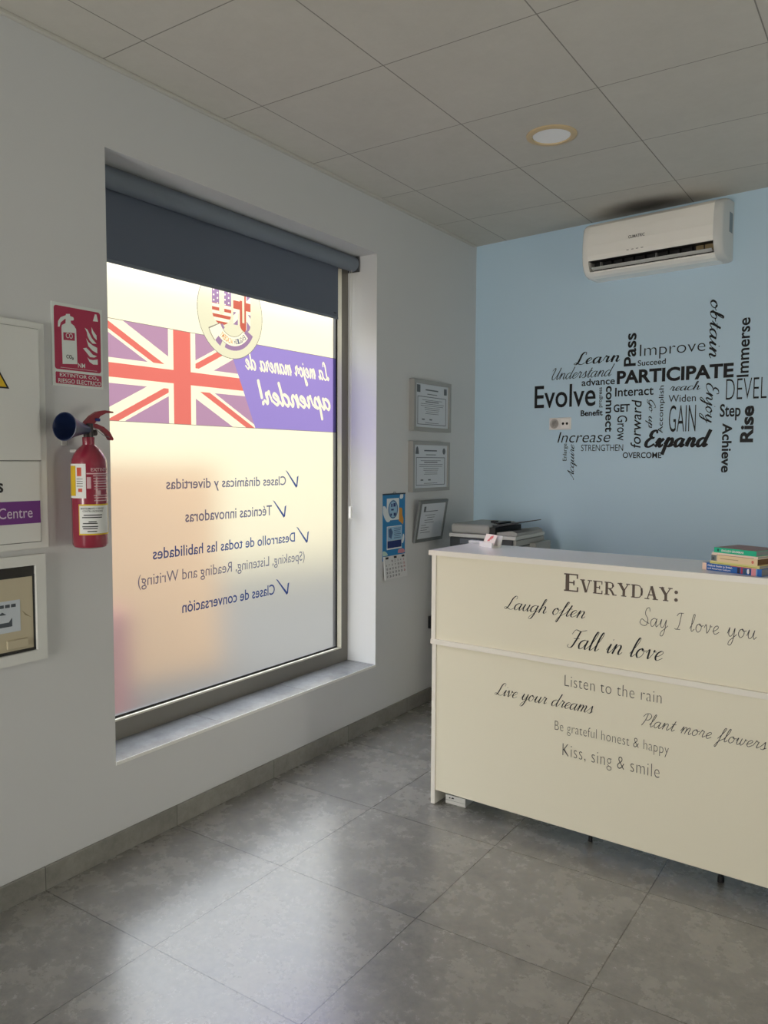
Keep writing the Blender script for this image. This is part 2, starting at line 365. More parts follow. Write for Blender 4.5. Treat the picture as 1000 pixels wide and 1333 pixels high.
def serif2d(s, gap=.06):
    V, F = [], []; x = 0
    for ch in s:
        adv, st = SERIF[ch]
        for pl, wd in st:
            n = len(pl); base = len(V)
            for i, p in enumerate(pl):
                q0 = pl[max(0, i - 1)]; q1 = pl[min(n - 1, i + 1)]
                dx, dy = q1[0] - q0[0], q1[1] - q0[1]; l = math.hypot(dx, dy)
                V += [(x + p[0] - dy / l * wd / 2, p[1] + dx / l * wd / 2), (x + p[0] + dy / l * wd / 2, p[1] - dx / l * wd / 2)]
            for i in range(n - 1): F.append((base + 2 * i, base + 2 * i + 1, base + 2 * i + 3, base + 2 * i + 2))
        x += adv + gap
    return V, F

# ------------------------------------------------------------------ materials
WALL = mat('white_wall_paint', rgb(206, 207, 207), .75, .25, noise=.015, nscale=2.5, bump=.12, bscale=90)
BLUE = mat('pale_blue_wall_paint', rgb(192, 217, 235), .6, .3, noise=.012, nscale=2.0, bump=.1, bscale=90)
FLOOR = tile_mat('grey_porcelain_tile', rgb(106, 105, 102), rgb(150, 147, 140), rgb(62, 60, 57), .602, .588, 1.2466, .0035, .27, .7, 6.0, .05, ior=1.7)
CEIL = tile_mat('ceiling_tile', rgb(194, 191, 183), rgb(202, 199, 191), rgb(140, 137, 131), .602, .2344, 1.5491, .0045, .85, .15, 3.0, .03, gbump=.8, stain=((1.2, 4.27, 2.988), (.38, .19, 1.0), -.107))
SKIRT = tile_mat('grey_skirting_tile', rgb(116, 115, 109), rgb(150, 148, 140), rgb(80, 78, 74), .602, .588, 1.2466, .003, .4, .4, 5.0, .08)
SILL = tile_mat('grey_sill_tile', rgb(112, 114, 117), rgb(142, 143, 145), rgb(56, 56, 56), .59, .3, 2.125, .003, .24, .8, 5.0, .04, ior=1.8)
WHITE_METAL = mat('white_edge_trim', rgb(235, 235, 230), .35, .5)
ALU = mat('grey_window_aluminium', rgb(128, 124, 116), .42, .5, metal=.15)
BLACKRUB = mat('black_gasket', rgb(18, 17, 18), .6)
PALE_ALU = mat('pale_glazing_bead', rgb(225, 220, 205), .4, .5)
BLIND = mat('charcoal_blind_fabric', rgb(104, 112, 126), .85, .2, bump=.2, bscale=600)
BLIND2 = mat('charcoal_blind_roll', rgb(120, 128, 138), .8, .2)
DESK = mat('cream_white_laminate', rgb(236, 230, 208), .38, .45)
DESKEDGE = mat('white_laminate_edge', rgb(240, 235, 224), .35, .45)
DESKTOP = mat('white_gloss_laminate', rgb(244, 240, 237), .22, .5)
INK = mat('black_vinyl_letters', rgb(20, 20, 25), .5, .3)
BROWN = mat('brown_vinyl_letters', rgb(96, 82, 72), .5, .3)
THININK = mat('dark_grey_vinyl_letters', rgb(58, 56, 58), .5, .3)
ACW = mat('white_appliance_plastic', rgb(246, 243, 236), .13, .5, coat=.3)
ACG = mat('pale_grey_appliance_plastic', rgb(205, 206, 204), .35, .4)
DARK = mat('dark_recess_plastic', rgb(24, 24, 26), .5)
GREYMARK = mat('grey_print', rgb(110, 108, 105), .5)
RED = mat('red_extinguisher_enamel', rgb(142, 42, 62), .25, .5, coat=.4)
REDPL = mat('red_lever_plastic', rgb(150, 50, 60), .35)
NAVY = mat('dark_blue_horn_plastic', rgb(22, 36, 72), .4, .5)
STEEL = mat('grey_steel', rgb(120, 122, 125), .35, .5, metal=.8)
PAPER = mat('white_label_paper', rgb(225, 226, 224), .6, .3)
YELLOW = mat('yellow_label_paper', rgb(214, 180, 40), .6, .3)
SIGNRED = mat('red_sign_print', rgb(170, 56, 84), .4, .3)
SIGNWHITE = mat('white_sign_board', rgb(218, 224, 220), .4, .35)
PURPLE = mat('purple_label_print', rgb(110, 50, 128), .5, .3)
CABW = mat('white_cabinet_plastic', rgb(216, 217, 213), .45, .4)
BEIGE = mat('beige_meter_plastic', rgb(188, 178, 152), .5, .4)
BLACK = mat('black_glass_panel', rgb(10, 10, 18), .15, .6)
STICK = mat('pale_blue_sticker', rgb(196, 204, 212), .5, .3)
SILVER = mat('silver_frame_moulding', rgb(158, 157, 153), .4, .5, metal=.2)
GREYFRAME = mat('dark_grey_frame_moulding', rgb(120, 124, 124), .4, .5, metal=.2)
CERT = mat('certificate_paper', rgb(205, 210, 216), .5, .3)
CERTINK = mat('certificate_print', rgb(104, 110, 116), .6, .2)
TAN = mat('tan_lamp_trim', rgb(200, 178, 140), .45, .4)
DIFF = mat('white_lamp_diffuser', rgb(246, 246, 246), .5, .4)

# ------------------------------------------------------------------ room shell
H = 2.988
W0, W1, Z0, Z1 = 1.5594, 3.3296, 0.3636, 2.683     # window opening in the left wall
ba = -0.1073; YB = 4.5229
def yb(x): return YB + ba * x
struct(obj('floor', B(-0.3, 5.2, -3.3, 4.75, -0.12, 0.0), FLOOR))
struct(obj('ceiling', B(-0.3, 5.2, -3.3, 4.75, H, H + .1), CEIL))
bm = BM()
box(bm, -.3, 0, -3.3, W0, 0, H); box(bm, -.3, 0, W1, 4.75, 0, H); box(bm, -.3, 0, W0, W1, 0, Z0 - .012); box(bm, -.3, 0, W0, W1, Z1, H)
struct(obj('wall_left', bm, WALL))
back_ang = math.atan(ba)
bw = B(-0.2, 5.6, 0.0, 0.15, 0, H)
o = struct(obj('wall_back', bw, BLUE)); o.location = (0, YB, 0); o.rotation_euler = (0, 0, back_ang)
bm = BM(); box(bm, 5.0, 5.2, -3.3, 2.0, 0, H); box(bm, 5.0, 5.2, 2.9, 4.75, 0, H); box(bm, 5.0, 5.2, 2.0, 2.9, 0, .08); box(bm, 5.0, 5.2, 2.0, 2.9, 1.62, H)  # gap made to let the added side fill light in
struct(obj('wall_right', bm, WALL))
bm = BM(); box(bm, 0, .4, -3.3, -3.1, 0, H); box(bm, 1.5, 5.0, -3.3, -3.1, 0, H); box(bm, .4, 1.5, -3.3, -3.1, 2.2, H)
struct(obj('wall_front', bm, WALL))
bm = BM()
for x0, x1 in ((.4, .46), (1.44, 1.5)): box(bm, x0, x1, -3.24, -3.17, 0.0, 2.2)
box(bm, .46, 1.44, -3.24, -3.17, 2.14, 2.2); 
struct(obj('door_1', bm, ALU))
struct(obj('baseboard_left', B(0, .012, -3.1, 4.5, 0.0, .085, bev=.002), SKIRT))
o = struct(obj('baseboard_back', B(0.02, 4.98, -.012, 0, 0.0, .085, bev=.002), SKIRT)); o.location = (0, YB, 0); o.rotation_euler = (0, 0, back_ang)
struct(obj('trim_1', B(0, .018, -3.1, 4.48, H - .014, H, bev=.003), mat('pale_ceiling_edge_trim', rgb(196, 194, 186), .6)))

# street outside the window, seen only as a blur through the frosted film
struct(obj('pavement', B(-14, -.3, -8, 16, -.14, -.04), mat('grey_pavement', rgb(82, 80, 75), .9, .1, noise=.1, nscale=3)))
struct(obj('facade_opposite', B(-8.4, -8.0, -8, 22, -.04, 4.1), mat('cream_facade_render', rgb(174, 165, 138), .9, .1, noise=.05, nscale=2)))
struct(obj('garden_wall', B(-2.9, -2.7, .4, 3.9, -.04, 1.5), mat('terracotta_render', rgb(172, 142, 108), .9, .1, noise=.08, nscale=4)))
struct(obj('low_wall', B(-2.2, -1.9, 1.0, 2.7, -.04, .62), mat('red_brown_render', rgb(150, 98, 96), .9, .1, noise=.08, nscale=4)))

# ------------------------------------------------------------------ window_1
# local frame of everything on the left wall: x runs along the wall (world y), z up, -y out into the room
LW = PI / 2
win = thing('window_1', None, None, (-0.2, 0, 0), LW, kind='structure')
bm = BM()
fy0, fy1 = .0, .06
box(bm, W0, W1, fy0, fy1, Z0, Z0 + .082); box(bm, W0, W1, fy0, fy1, Z1 - .07, Z1)
box(bm, W0, W0 + .085, fy0, fy1, Z0 + .082, Z1 - .07); box(bm, W1 - .062, W1, fy0, fy1, Z0 + .082, Z1 - .07)
obj('window_frame', bm, ALU, win)
bm = BM()
_q = [(W1 - .078, .05), (W1 - .078, .015), (W1 - .062, -.001), (W1 - .062, .05)]
_a = [bm.verts.new((x_, y_, Z0 + .088)) for x_, y_ in _q]; _b = [bm.verts.new((x_, y_, Z1 - .07)) for x_, y_ in _q]
bm.faces.new(_a); bm.faces.new(_b[::-1])
for i in range(4): bm.faces.new((_a[i], _b[i], _b[(i + 1) % 4], _a[(i + 1) % 4]))
box(bm, W0 + .085, W1 - .062, -.002, .01, Z0 + .08, Z0 + .088)
obj('glazing_bead', bm, PALE_ALU, win)
bm = BM(); box(bm, W1 - .091, W1 - .078, .017, .05, Z0 + .096, Z1 - .07); box(bm, W0 + .085, W1 - .078, .017, .05, Z0 + .088, Z0 + .096)
obj('gasket', bm, BLACKRUB, win)
PANE = bpy.data.materials.new('frosted_glass_film'); PANE.use_nodes = True
t = PANE.node_tree; t.nodes.remove(t.nodes['Principled BSDF'])
rf = t.nodes.new('ShaderNodeBsdfRefraction'); rf.inputs['Roughness'].default_value = .37; rf.inputs['IOR'].default_value = 1.3; rf.inputs['Color'].default_value = (.95, .95, .95, 1)
tl = t.nodes.new('ShaderNodeBsdfTranslucent'); tl.inputs['Color'].default_value = (.9, .9, .9, 1)
mx = t.nodes.new('ShaderNodeMixShader'); mx.inputs['Fac'].default_value = .09
t.links.new(rf.outputs[0], mx.inputs[1]); t.links.new(tl.outputs[0], mx.inputs[2]); t.links.new(mx.outputs[0], t.nodes['Material Output'].inputs['Surface'])
PX0, PX1, PZ0, PZ1 = W0 + .085, W1 - .091, Z0 + .096, Z1 - .07
pane = obj('pane', rect(BM(), PX0, PX1, PZ0, PZ1, .02), PANE, win); pane['label'] = 'frosted glass pane'
bm = BM(); box(bm, W0, W1, -.2, 0, Z0 - .012, Z0); obj('window_sill', bm, SILL, win)
obj('sill_edge_trim', B(W0, W1, -.203, -.2, Z0 - .012, Z0 + .001), WHITE_METAL, win)

# printed film on the glass (flag, banner, badge) cut into horizontal runs, mirrored lettering cut out of the violet banner
FILM = {'red': film('red_window_film', (.76, .20, .22, 1)), 'lilac': film('lilac_window_film', (.47, .30, .60, 1)),
        'violet': film('violet_window_film', (.33, .27, .88, 1)), 'disc': film('pale_badge_film', (.76, .79, .78, 1)), 'bred': film('red_badge_film', (.55, .14, .13, 1)), 'blilac': film('lilac_badge_film', (.34, .23, .52, 1)),
        'outline': film('grey_line_film', (.22, .21, .26, 1)), 'navy': film('blue_letter_film', (.06, .11, .40, 1)),
        'slate': film('slate_letter_film', (.15, .17, .36, 1)), 'orange': film('orange_letter_film', (.65, .32, .15, 1))}
BZ0, BZ1 = 1.6935, 2.109
BCX, BCZ, BR = 2.416, 2.235, .216
def fit_lines(L, x0, x1, z0, z1, mirror=True):
    a = [p[0] for l in L for p in l]; b = [p[1] for l in L for p in l]
    a0, a1, b0, b1 = min(a), max(a), min(b), max(b); out = []
    for l in L:
        out.append([((x1 - (p[0] - a0) / (a1 - a0) * (x1 - x0)) if mirror else (x0 + (p[0] - a0) / (a1 - a0) * (x1 - x0)), z0 + (p[1] - b0) / (b1 - b0) * (z1 - z0)) for p in l])
    return out
cut = [(fit_lines(script_lines('La mejor manera de', .25, .05), 2.512, 3.172, 1.938, 2.075), .0052),
       (fit_lines(script_lines('aprender!', .2, .05), 2.60, 3.178, 1.765, 1.93), .009)]
DX = DZ = .0012
nx = int((PX1 - PX0) / DX); nz = int((2.345 - BZ0 + .004) / DZ)
gx = PX0 + (np.arange(nx) + .5) * DX; gz = BZ0 - .002 + (np.arange(nz) + .5) * DZ
X, Z = np.meshgrid(gx, gz)
code = np.full(X.shape, '', dtype='<U8')
inband = (Z > BZ0) & (Z < BZ1)
slant = 2.578 - (Z - 1.693) / (2.018 - 1.693) * (2.578 - 2.427)
flagm = inband & (X < slant)
fx = (X - 2.108) / .0138; fz = (Z - 1.901) / .0138
code[flagm] = 'lilac'
d1 = (fz + fx / 2 * 1.02) * .894; d2 = (fz - fx / 2 * 1.02) * .894     # the two diagonals
code[flagm & ((abs(d1) < 3) | (abs(d2) < 3))] = ''
code[flagm & (fx < 0) & (d1 < 0) & (d1 > -2)] = 'red'
code[flagm & (fx > 0) & (d1 > 0) & (d1 < 2)] = 'red'
code[flagm & (fx > 0) & (d2 > 0) & (d2 < 2)] = 'red'
code[flagm & (fx < 0) & (d2 < 0) & (d2 > -2)] = 'red'
wc = flagm & ((abs(X - 2.108) < .079) | (abs(Z - 1.9) < .052)); code[wc] = ''
rc = flagm & ((abs(X - 2.108) < .05) | (abs(Z - 1.902) < .029)); code[rc] = 'red'
ban = inband & (X >= slant); code[ban] = 'violet'
msk = np.zeros(X.shape, bool)
for lines, hw in cut:
    for l in lines:
        for (ax_, az_), (bx_, bz_) in zip(l, l[1:]):
            i0 = max(0, int((min(ax_, bx_) - hw - PX0) / DX) - 1); i1 = min(nx, int((max(ax_, bx_) + hw - PX0) / DX) + 2)
            j0 = max(0, int((min(az_, bz_) - hw - gz[0]) / DZ) - 1); j1 = min(nz, int((max(az_, bz_) + hw - gz[0]) / DZ) + 2)
            if i1 <= i0 or j1 <= j0: continue
            xx = X[j0:j1, i0:i1]; zz = Z[j0:j1, i0:i1]
            dx, dz = bx_ - ax_, bz_ - az_; q = dx * dx + dz * dz + 1e-12
            tt = np.clip(((xx - ax_) * dx + (zz - az_) * dz) / q, 0, 1)
            thick = hw * (1.0 if dz < 0 else .72)
            msk[j0:j1, i0:i1] |= (xx - ax_ - tt * dx) ** 2 + (zz - az_ - tt * dz) ** 2 < thick ** 2
code[ban & msk] = ''
code[(X < 3.24) & ((abs(Z - BZ0) < .0014) | (abs(Z - BZ1) < .0014))] = 'outline'
# round badge
rr = np.hypot(X - BCX, Z - BCZ)
code[rr < BR] = 'disc'; code[(rr < BR) & (rr > BR - .003)] = 'outline'
def bset(m, c): code[m & (rr < BR - .003)] = c
# letter U with stars and stripes
ux0, ux1, ub = 2.292, 2.416, 2.172
def uarea(x0, x1, zb, t):
    cx = (x0 + x1) / 2; R = (x1 - x0) / 2
    out = ((X >= x0) & (X <= x1) & (Z >= zb + R)) | ((np.hypot(X - cx, Z - zb - R) <= R) & (Z < zb + R))
    inn = ((X >= x0 + t) & (X <= x1 - t) & (Z >= zb + R)) | ((np.hypot(X - cx, Z - zb - R) <= R - t) & (Z < zb + R))
    return out & ~inn
U = uarea(ux0, ux1, ub, .046)
bset(U, ''); bset(U & (np.floor((Z - ub) / .0155) % 2 == 0), 'bred')
up = U & (Z > 2.268); bset(up, 'blilac')
sx = ((X - ux0) % .024) - .012; sz = ((Z - 2.268 + .012 * (np.floor((X - ux0) / .024) % 2)) % .024) - .012
bset(up & (np.hypot(sx, sz) < .0045), '')
# letter beside it in the colours of the flag
J = ((X > 2.43) & (X < 2.548) & (Z > 2.19) & (Z < 2.36)) & ~((X > 2.455) & (X < 2.468) & (Z < 2.24)) & ~((X > 2.49) & (X < 2.505) & (Z > 2.195) & (Z < 2.33)) & ~((X > 2.43) & (X < 2.49) & (Z > 2.305))
J &= ~((X > 2.43) & (X < 2.462) & (Z < 2.2)); J |= (np.hypot(X - 2.51, Z - 2.195) < .037) & (Z < 2.2) & (X > 2.474)
J |= (X > 2.43) & (X < 2.462) & (Z > 2.185) & (Z < 2.26)
bset(J, 'blilac'); bset(J & (abs((Z - 2.26) - (X - 2.49) * .9) < .02), ''); bset(J & (abs((Z - 2.26) + (X - 2.49) * .9) < .02), '')
bset(J & (abs(X - 2.49) < .03), ''); bset(J & (abs(Z - 2.275) < .03), ''); bset(J & (abs(X - 2.495) < .022), 'bred'); bset(J & (abs(Z - 2.28) < .02), 'bred')
# ribbon
rb = np.hypot(X - 2.425, (Z - 2.215))
ang = np.degrees(np.arctan2(X - 2.425, -(Z - 2.215)))
bset((rb > .088) & (rb < .136) & (abs(ang) < 52), 'outline'); bset((rb > .0905) & (rb < .1335) & (abs(ang) < 51), '')
bset((rb > .1335) & (rb < .155) & (ang > -20) & (ang < 58), 'blilac'); bset((rb > .10) & (rb < .155) & (ang > 51) & (ang < 63), 'blilac')
bset((rb > .075) & (rb < .1) & (ang < -44) & (ang > -62), 'blilac'); bset((rb > .135) & (rb < .165) & (ang < -30) & (ang > -44), 'blilac')
bset((rb > .09) & (rb < .17) & (ang < -44) & (ang > -66), ''); bset((rb > .166) & (rb < .17) & (ang < -44) & (ang > -66), 'outline')
bset((rb > .09) & (rb < .17) & (ang < -65) & (ang > -67), 'outline')
films = {}
for c in FILM:
    bmf = BM(); has = False
    m = (code == c)
    for j in range(nz):
        row = np.concatenate(([0], m[j].astype(np.int8), [0])); e = np.flatnonzero(np.diff(row))
        for a, b in zip(e[::2], e[1::2]):
            rect(bmf, PX0 + a * DX, PX0 + b * DX, gz[j] - DZ / 2, gz[j] + DZ / 2, .016); has = True
    if has: films[c] = obj('window_graphic', bmf, FILM[c], win)
    else: bmf.free()
lab = {'red': 'red stripes of the printed flag', 'lilac': 'lilac fields of the printed flag', 'violet': 'violet printed banner with mirrored white lettering', 'disc': 'pale round badge print', 'outline': 'thin grey outlines of the window print'}
for c, o in films.items():
    if c in lab: o['label'] = lab[c]
def ring_text(s, a0, a1, r0, r1, c):
    bm = BM(); n = len(s)
    for i, ch in enumerate(s):
        if ch == ' ': continue
        am = math.radians(a0 + (a1 - a0) * (i + .5) / n); V, F = text2d(ch, .02); x0, x1, y0, y1 = bbox2(V)
        wd = abs(math.radians((a1 - a0) / n)) * .85; vs = []
        for vx, vy in V:
            a = am - ((vx - x0) / (x1 - x0) - .5) * wd; rr_ = r1 - (vy - y0) / (y1 - y0) * (r1 - r0)
            vs.append(bm.verts.new((2.425 + rr_ * math.sin(a), .014, 2.215 - rr_ * math.cos(a))))
        for f in F: bm.faces.new([vs[k] for k in f])
    return obj('window_graphic', bm, FILM[c], win)
ring_text('ENGLISH', 46, 3, .1, .126, 'slate'); ring_text('ACADEMY', -1, -44, .1, .126, 'orange')
# mirrored list of blue lettering
def wtext(s, x0, x1, z0, z1, c='navy', off=.008):
    o = obj('window_lettering', put2d(BM(), text2d(s, off), x0, z0, x1, z1, .014, 'h', mirror=True), FILM[c], win)
    o['label'] = 'mirrored blue lettering on frosted glass'; return o
wtext('Clases dinámicas y divertidas', 2.007, 2.804, 1.390, 1.452, 'slate')
wtext('Técnicas innovadoras', 2.114, 2.694, 1.252, 1.304, 'slate')
wtext('Desarrollo de todas las habilidades', 1.928, 2.875, 1.100, 1.150)
wtext('(Speaking, Listening, Reading and Writing)', 1.847, 2.955, .976, 1.042, 'slate', -.004)
wtext('Clases de conversación', 2.089, 2.713, .838, .892)
for x0, zt in ((2.807, 1.480), (2.707, 1.326), (2.893, 1.176), (2.728, .914)):
    bm = BM()
    flat(bm, [(x0 - .006, zt + .003), (x0 + .008, zt - .003), (x0 + .089, zt - .085), (x0 + .078, zt - .092)], .014)
    flat(bm, [(x0 + .078, zt - .092), (x0 + .089, zt - .085), (x0 + .099, zt - .028), (x0 + .087, zt - .033)], .014)
    obj('check_mark', bm, FILM['navy'], win)

# roller blind
bl = thing('roller_blind', 'charcoal grey roller blind pulled a little way down over the frosted window', 'blind', (-.15, W0 + .006, Z1 - .001), LW)
WL = W1 - W0 - .012
BZ = Z1 - .001
bm = BM(); lathe(bm, [(0, .012), (.041, .012), (.041, WL - .016), (0, WL - .016)], axis=(1, 0, 0), origin=(0, 0, -.043), seg=32)
obj('roll', bm, BLIND2, bl, smooth=True)
obj('top_rail', B(.0, WL, -.012, .02, -.006, .0), mat('grey_blind_rail', rgb(128, 132, 134), .4, .5), bl)
obj('fabric', B(.012, 3.214 - W0 - .006, .034, .0352, 2.33 - BZ, -.045), BLIND, bl)
hem = obj('hem_bar', B(.012, 3.214 - W0 - .006, .031, .039, 2.322 - BZ, 2.336 - BZ, bev=.002), BLIND2, bl)
obj('brand_tag', B(3.17 - W0, 3.192 - W0, .0335, .0342, 2.352 - BZ, 2.357 - BZ), DARK, bl)
BRK = mat('charcoal_blind_bracket', rgb(62, 64, 68), .5)
for xa, xb in ((0, .01), (WL - .014, WL)): obj('end_bracket', B(xa, xb, -.035, .04, -.086, -.001, bev=.003), BRK, bl)
bm = BM()
cx = 3.274 - W0
tube(bm, [(cx, -.012, -.06), (cx - .001, -.010, -.6), (cx, -.006, -1.42)], .0016, 6); tube(bm, [(cx + .016, .012, -.06), (cx + .015, .010, -.6), (cx + .006, 0, -1.42)], .0016, 6)
obj('pull_cord', bm, mat('grey_cord', rgb(196, 194, 188), .6), bl)
obj('cord_weight', B(cx - .006, cx + .012, -.012, .004, -1.48, -1.41, bev=.004, seg=3), mat('white_cord_weight', rgb(240, 240, 236), .35), bl)

# ------------------------------------------------------------------ things on the left wall
def wall_thing(name, label, cat, y, z, group=None): return thing(name, label, cat, (0, y, z), LW, group)
# safety sign
sg = wall_thing('safety_sign', 'red and white fire extinguisher safety sign fixed above the extinguisher', 'sign', 1.326, 1.795)
SW, SH = .206, .291
obj('board', B(0, SW, -.003, 0, 0, SH), SIGNWHITE, sg)
bm = BM(); flat(bm, rrect_pts(.009, SW - .008, .058, SH - .011, .010), -.0034)
obj('red_field', bm, SIGNRED, sg)
bm = BM(); flat(bm, rrect_pts(.011, SW - .007, .008, .049, .004), -.0034); obj('caption_field', bm, SIGNRED, sg)
def sp(x, y): return ((x - 45) / 700 * SW, SH - (y - 62 - (x - 45) * .19) / 1115 * SH)     # sign drawing units
bm = BM()
def poly(bm, pts, y): flat(bm, [sp(*p) for p in pts], y)
poly(bm, [(178, 905), (172, 420), (180, 385), (228, 362), (232, 300), (215, 310), (165, 350), (150, 405), (125, 405), (130, 330), (165, 280), (235, 255), (238, 238), (290, 240), (292, 268), (335, 285), (345, 310), (335, 328), (300, 330), (302, 365), (345, 400), (372, 450), (380, 925)], -.0038)
poly(bm, [(492, 432), (530, 460), (560, 520), (590, 580), (655, 660), (600, 655), (560, 610), (530, 550), (520, 490)], -.0038)
poly(bm, [(588, 425), (612, 480), (658, 545), (662, 612), (620, 570), (590, 500)], -.0038)
poly(bm, [(508, 575), (540, 630), (600, 680), (665, 718), (665, 795), (600, 755), (540, 690)], -.0038)
poly(bm, [(462, 712), (510, 708), (560, 760), (600, 810), (660, 835), (620, 850), (560, 840), (515, 780)], -.0038)
poly(bm, [(520, 838), (550, 870), (600, 885), (668, 880), (668, 955), (600, 945), (550, 905)], -.0038)
poly(bm, [(610, 345), (640, 250), (665, 255), (685, 355)], -.0038)
obj('pictogram', bm, SIGNWHITE, sg)
bm = BM(); poly(bm, [(195, 482), (350, 500), (350, 605), (195, 585)], -.0042)
obj('tank_label', bm, SIGNRED, sg)
bm = BM(); a, b = sp(228, 575), sp(320, 515); put2d(bm, text2d("CO", .006), a[0], a[1] + .004, b[0], b[1] + .002, -.0046); obj('lettering', bm, SIGNWHITE, sg)
bm = BM(); put2d(bm, text2d('CO₂', .02), .054, .096, .083, .112, -.0042); obj('lettering', bm, DARK, sg)
for tx_, q_ in (('EXTINTOR CO₂', (.027, .0305, .186, .0455)), ('RIESGO ELECTRICO', (.021, .0115, .196, .0265)), ('NM', (.101, .071, .13, .087))):
    obj('lettering', put2d(BM(), text2d(tx_, .008), *q_, -.0038), SIGNWHITE, sg)
obj('fine_print', rect(BM(),   .03, .18, .0645, .0655, -.0038), SIGNWHITE, sg)

# fire extinguisher (base 1.222 m up, hung on a wall bracket)
ex = wall_thing('fire_extinguisher', 'small red fire extinguisher with dark blue horn hung left of the window', 'fire extinguisher', 1.404, 1.222)
RX, EY = .0605, -.088
bm = BM(); lathe(bm, [(0, .004), (.045, .0), (.055, .004), (RX, .014), (RX, .300), (.058, .315), (.050, .333), (.038, .350), (.026, .361), (.021, .366), (.021, .392), (0, .392)], 0, EY, 40)
obj('cylinder', bm, RED, ex, smooth=True)
bm = BM(); cyl(bm, (0, EY, .39), (0, EY, .44), .017, .017, 20); cyl(bm, (-.004, EY, .418), (-.016, EY - .003, .419), .012, .012, 16); cyl(bm, (.0, EY, .405), (.03, EY, .409), .012, .011, 16)
obj('valve', bm, mat('dark_valve_metal', rgb(70, 62, 62), .4, .5, metal=.5), ex, smooth=True)
hd = Vector((-.95, -.28, .05)).normalized(); ho = Vector((.002, EY - .002, .418))
bm = BM(); lathe(bm, [(.0, .010), (.015, .010), (.018, .028), (.025, .058), (.035, .090), (.044, .116), (.0475, .122), (.049, .126), (.046, .127), (.040, .112), (.030, .085), (.012, .05), (0, .05)], axis=hd, origin=ho, seg=36)
obj('discharge_horn', bm, NAVY, ex, smooth=True)
bm = BM(); prism(bm, [(-.022, .435), (-.014, .447), (.008, .468), (.035, .484), (.065, .490), (.1, .487), (.1, .482), (.07, .480), (.045, .468), (.03, .45), (.015, .435), (-.005, .428)], EY - .009, EY + .009)
obj('lever', bm, REDPL, ex)
bm = BM(); prism(bm, [(.0, .442), (.03, .44), (.06, .43), (.085, .412), (.1, .388), (.097, .383), (.085, .384), (.07, .405), (.05, .42), (.03, .424), (.0, .428)], EY - .008, EY + .008)
obj('carry_handle', bm, REDPL, ex)
obj('safety_seal', B(.022, .042, EY - .014, EY + .012, .449, .46, bev=.003), mat('blue_seal_plastic', rgb(38, 50, 130), .4), ex)
bm = BM(); tube(bm, [(.012, EY - .014, .428), (.03, EY - .018, .412), (.055, EY - .014, .398), (.08, EY - .01, .394)], .0011, 6); obj('pin_wire', bm, STEEL, ex)
bm = BM(); box(bm, -.052, -.026, -.006, 0, .362, .40, bev=.004); box(bm, -.014, .014, EY + .045, 0, .338, .348)
obj('wall_bracket', bm, mat('pale_bracket_metal', rgb(190, 190, 186), .4, .5), ex)
def patch(bm, d0, d1, z0, z1, r=RX + .0006, n=14):
    P = []
    for i in range(n + 1):
        a = math.radians(d0 + (d1 - d0) * i / n); P.append((bm.verts.new((r * math.sin(a), EY - r * math.cos(a), z0)), bm.verts.new((r * math.sin(a), EY - r * math.cos(a), z1))))
    for A, Z_ in zip(P, P[1:]): bm.faces.new((A[0], Z_[0], Z_[1], A[1]))
    return bm
def ctext(bm, s, d0, d1, z0, z1, off=.01, r=RX + .0014):
    V, F = text2d(s, off); x0, x1, y0, y1 = bbox2(V); vs = []
    for vx, vy in V:
        a = math.radians(d0 + (d1 - d0) * (vx - x0) / (x1 - x0)); vs.append(bm.verts.new((r * math.sin(a), EY - r * math.cos(a), z0 + (vy - y0) / (y1 - y0) * (z1 - z0))))
    for f in F:
        try: bm.faces.new([vs[k] for k in f])
        except ValueError: pass
l1 = obj('label', patch(BM(), -118, -46, .178, .298), PAPER, ex); l1['label'] = 'white instruction label'
obj('label_stripe', patch(BM(), -117, -82, .186, .291, RX + .001), YELLOW, l1)
ORR = mat('orange_red_print', rgb(196, 72, 48), .5)
obj('label_mark', patch(BM(), -76, -60, .255, .285, RX + .001), ORR, l1); obj('label_mark', patch(BM(), -72, -58, .20, .212, RX + .001), ORR, l1)
bm = BM()
for zz in (.244, .236, .228, .219): patch(bm, -78, -56, zz, zz + .0025, RX + .001)
obj('label_print', bm, GREYMARK, l1)
l2 = obj('label', patch(BM(), -72, 52, .049, .157), YELLOW, ex); l2['label'] = 'white service label with yellow edge'
obj('label_paper', patch(BM(), -69, 40, .054, .152, RX + .001), PAPER, l2)
bm = BM()
ctext(bm, 'MANTENIMIENTO Y SERVICIO', -64, 12, .139, .145); ctext(bm, 'CONTRA INCENDIOS', -58, 8, .130, .136)
for k, (d0, d1, zz) in enumerate(((-55, 5, .117), (-60, 4, .109), (-40, -15, .094), (-58, -12, .088), (-60, -10, .077), (-58, -12, .070), (-44, -14, .060))): patch(bm, d0, d1, zz, zz + .0035, RX + .0014)
obj('label_print', bm, DARK, l2)
bm = BM(); PK = mat('pale_pink_print', rgb(206, 170, 176), .5)
ctext(bm, 'EXTINTOR', -30, 50, .272, .284); patch(bm, -44, 52, .262, .266)
for zz in (.255, .246, .236, .228, .218, .209, .186, .178, .168): patch(bm, -28 + (zz * 900) % 9, 50, zz, zz + .003)
patch(bm, -43, -30, .212, .252); patch(bm, -12, 2, .19, .205)
obj('printed_panel', bm, PK, ex)

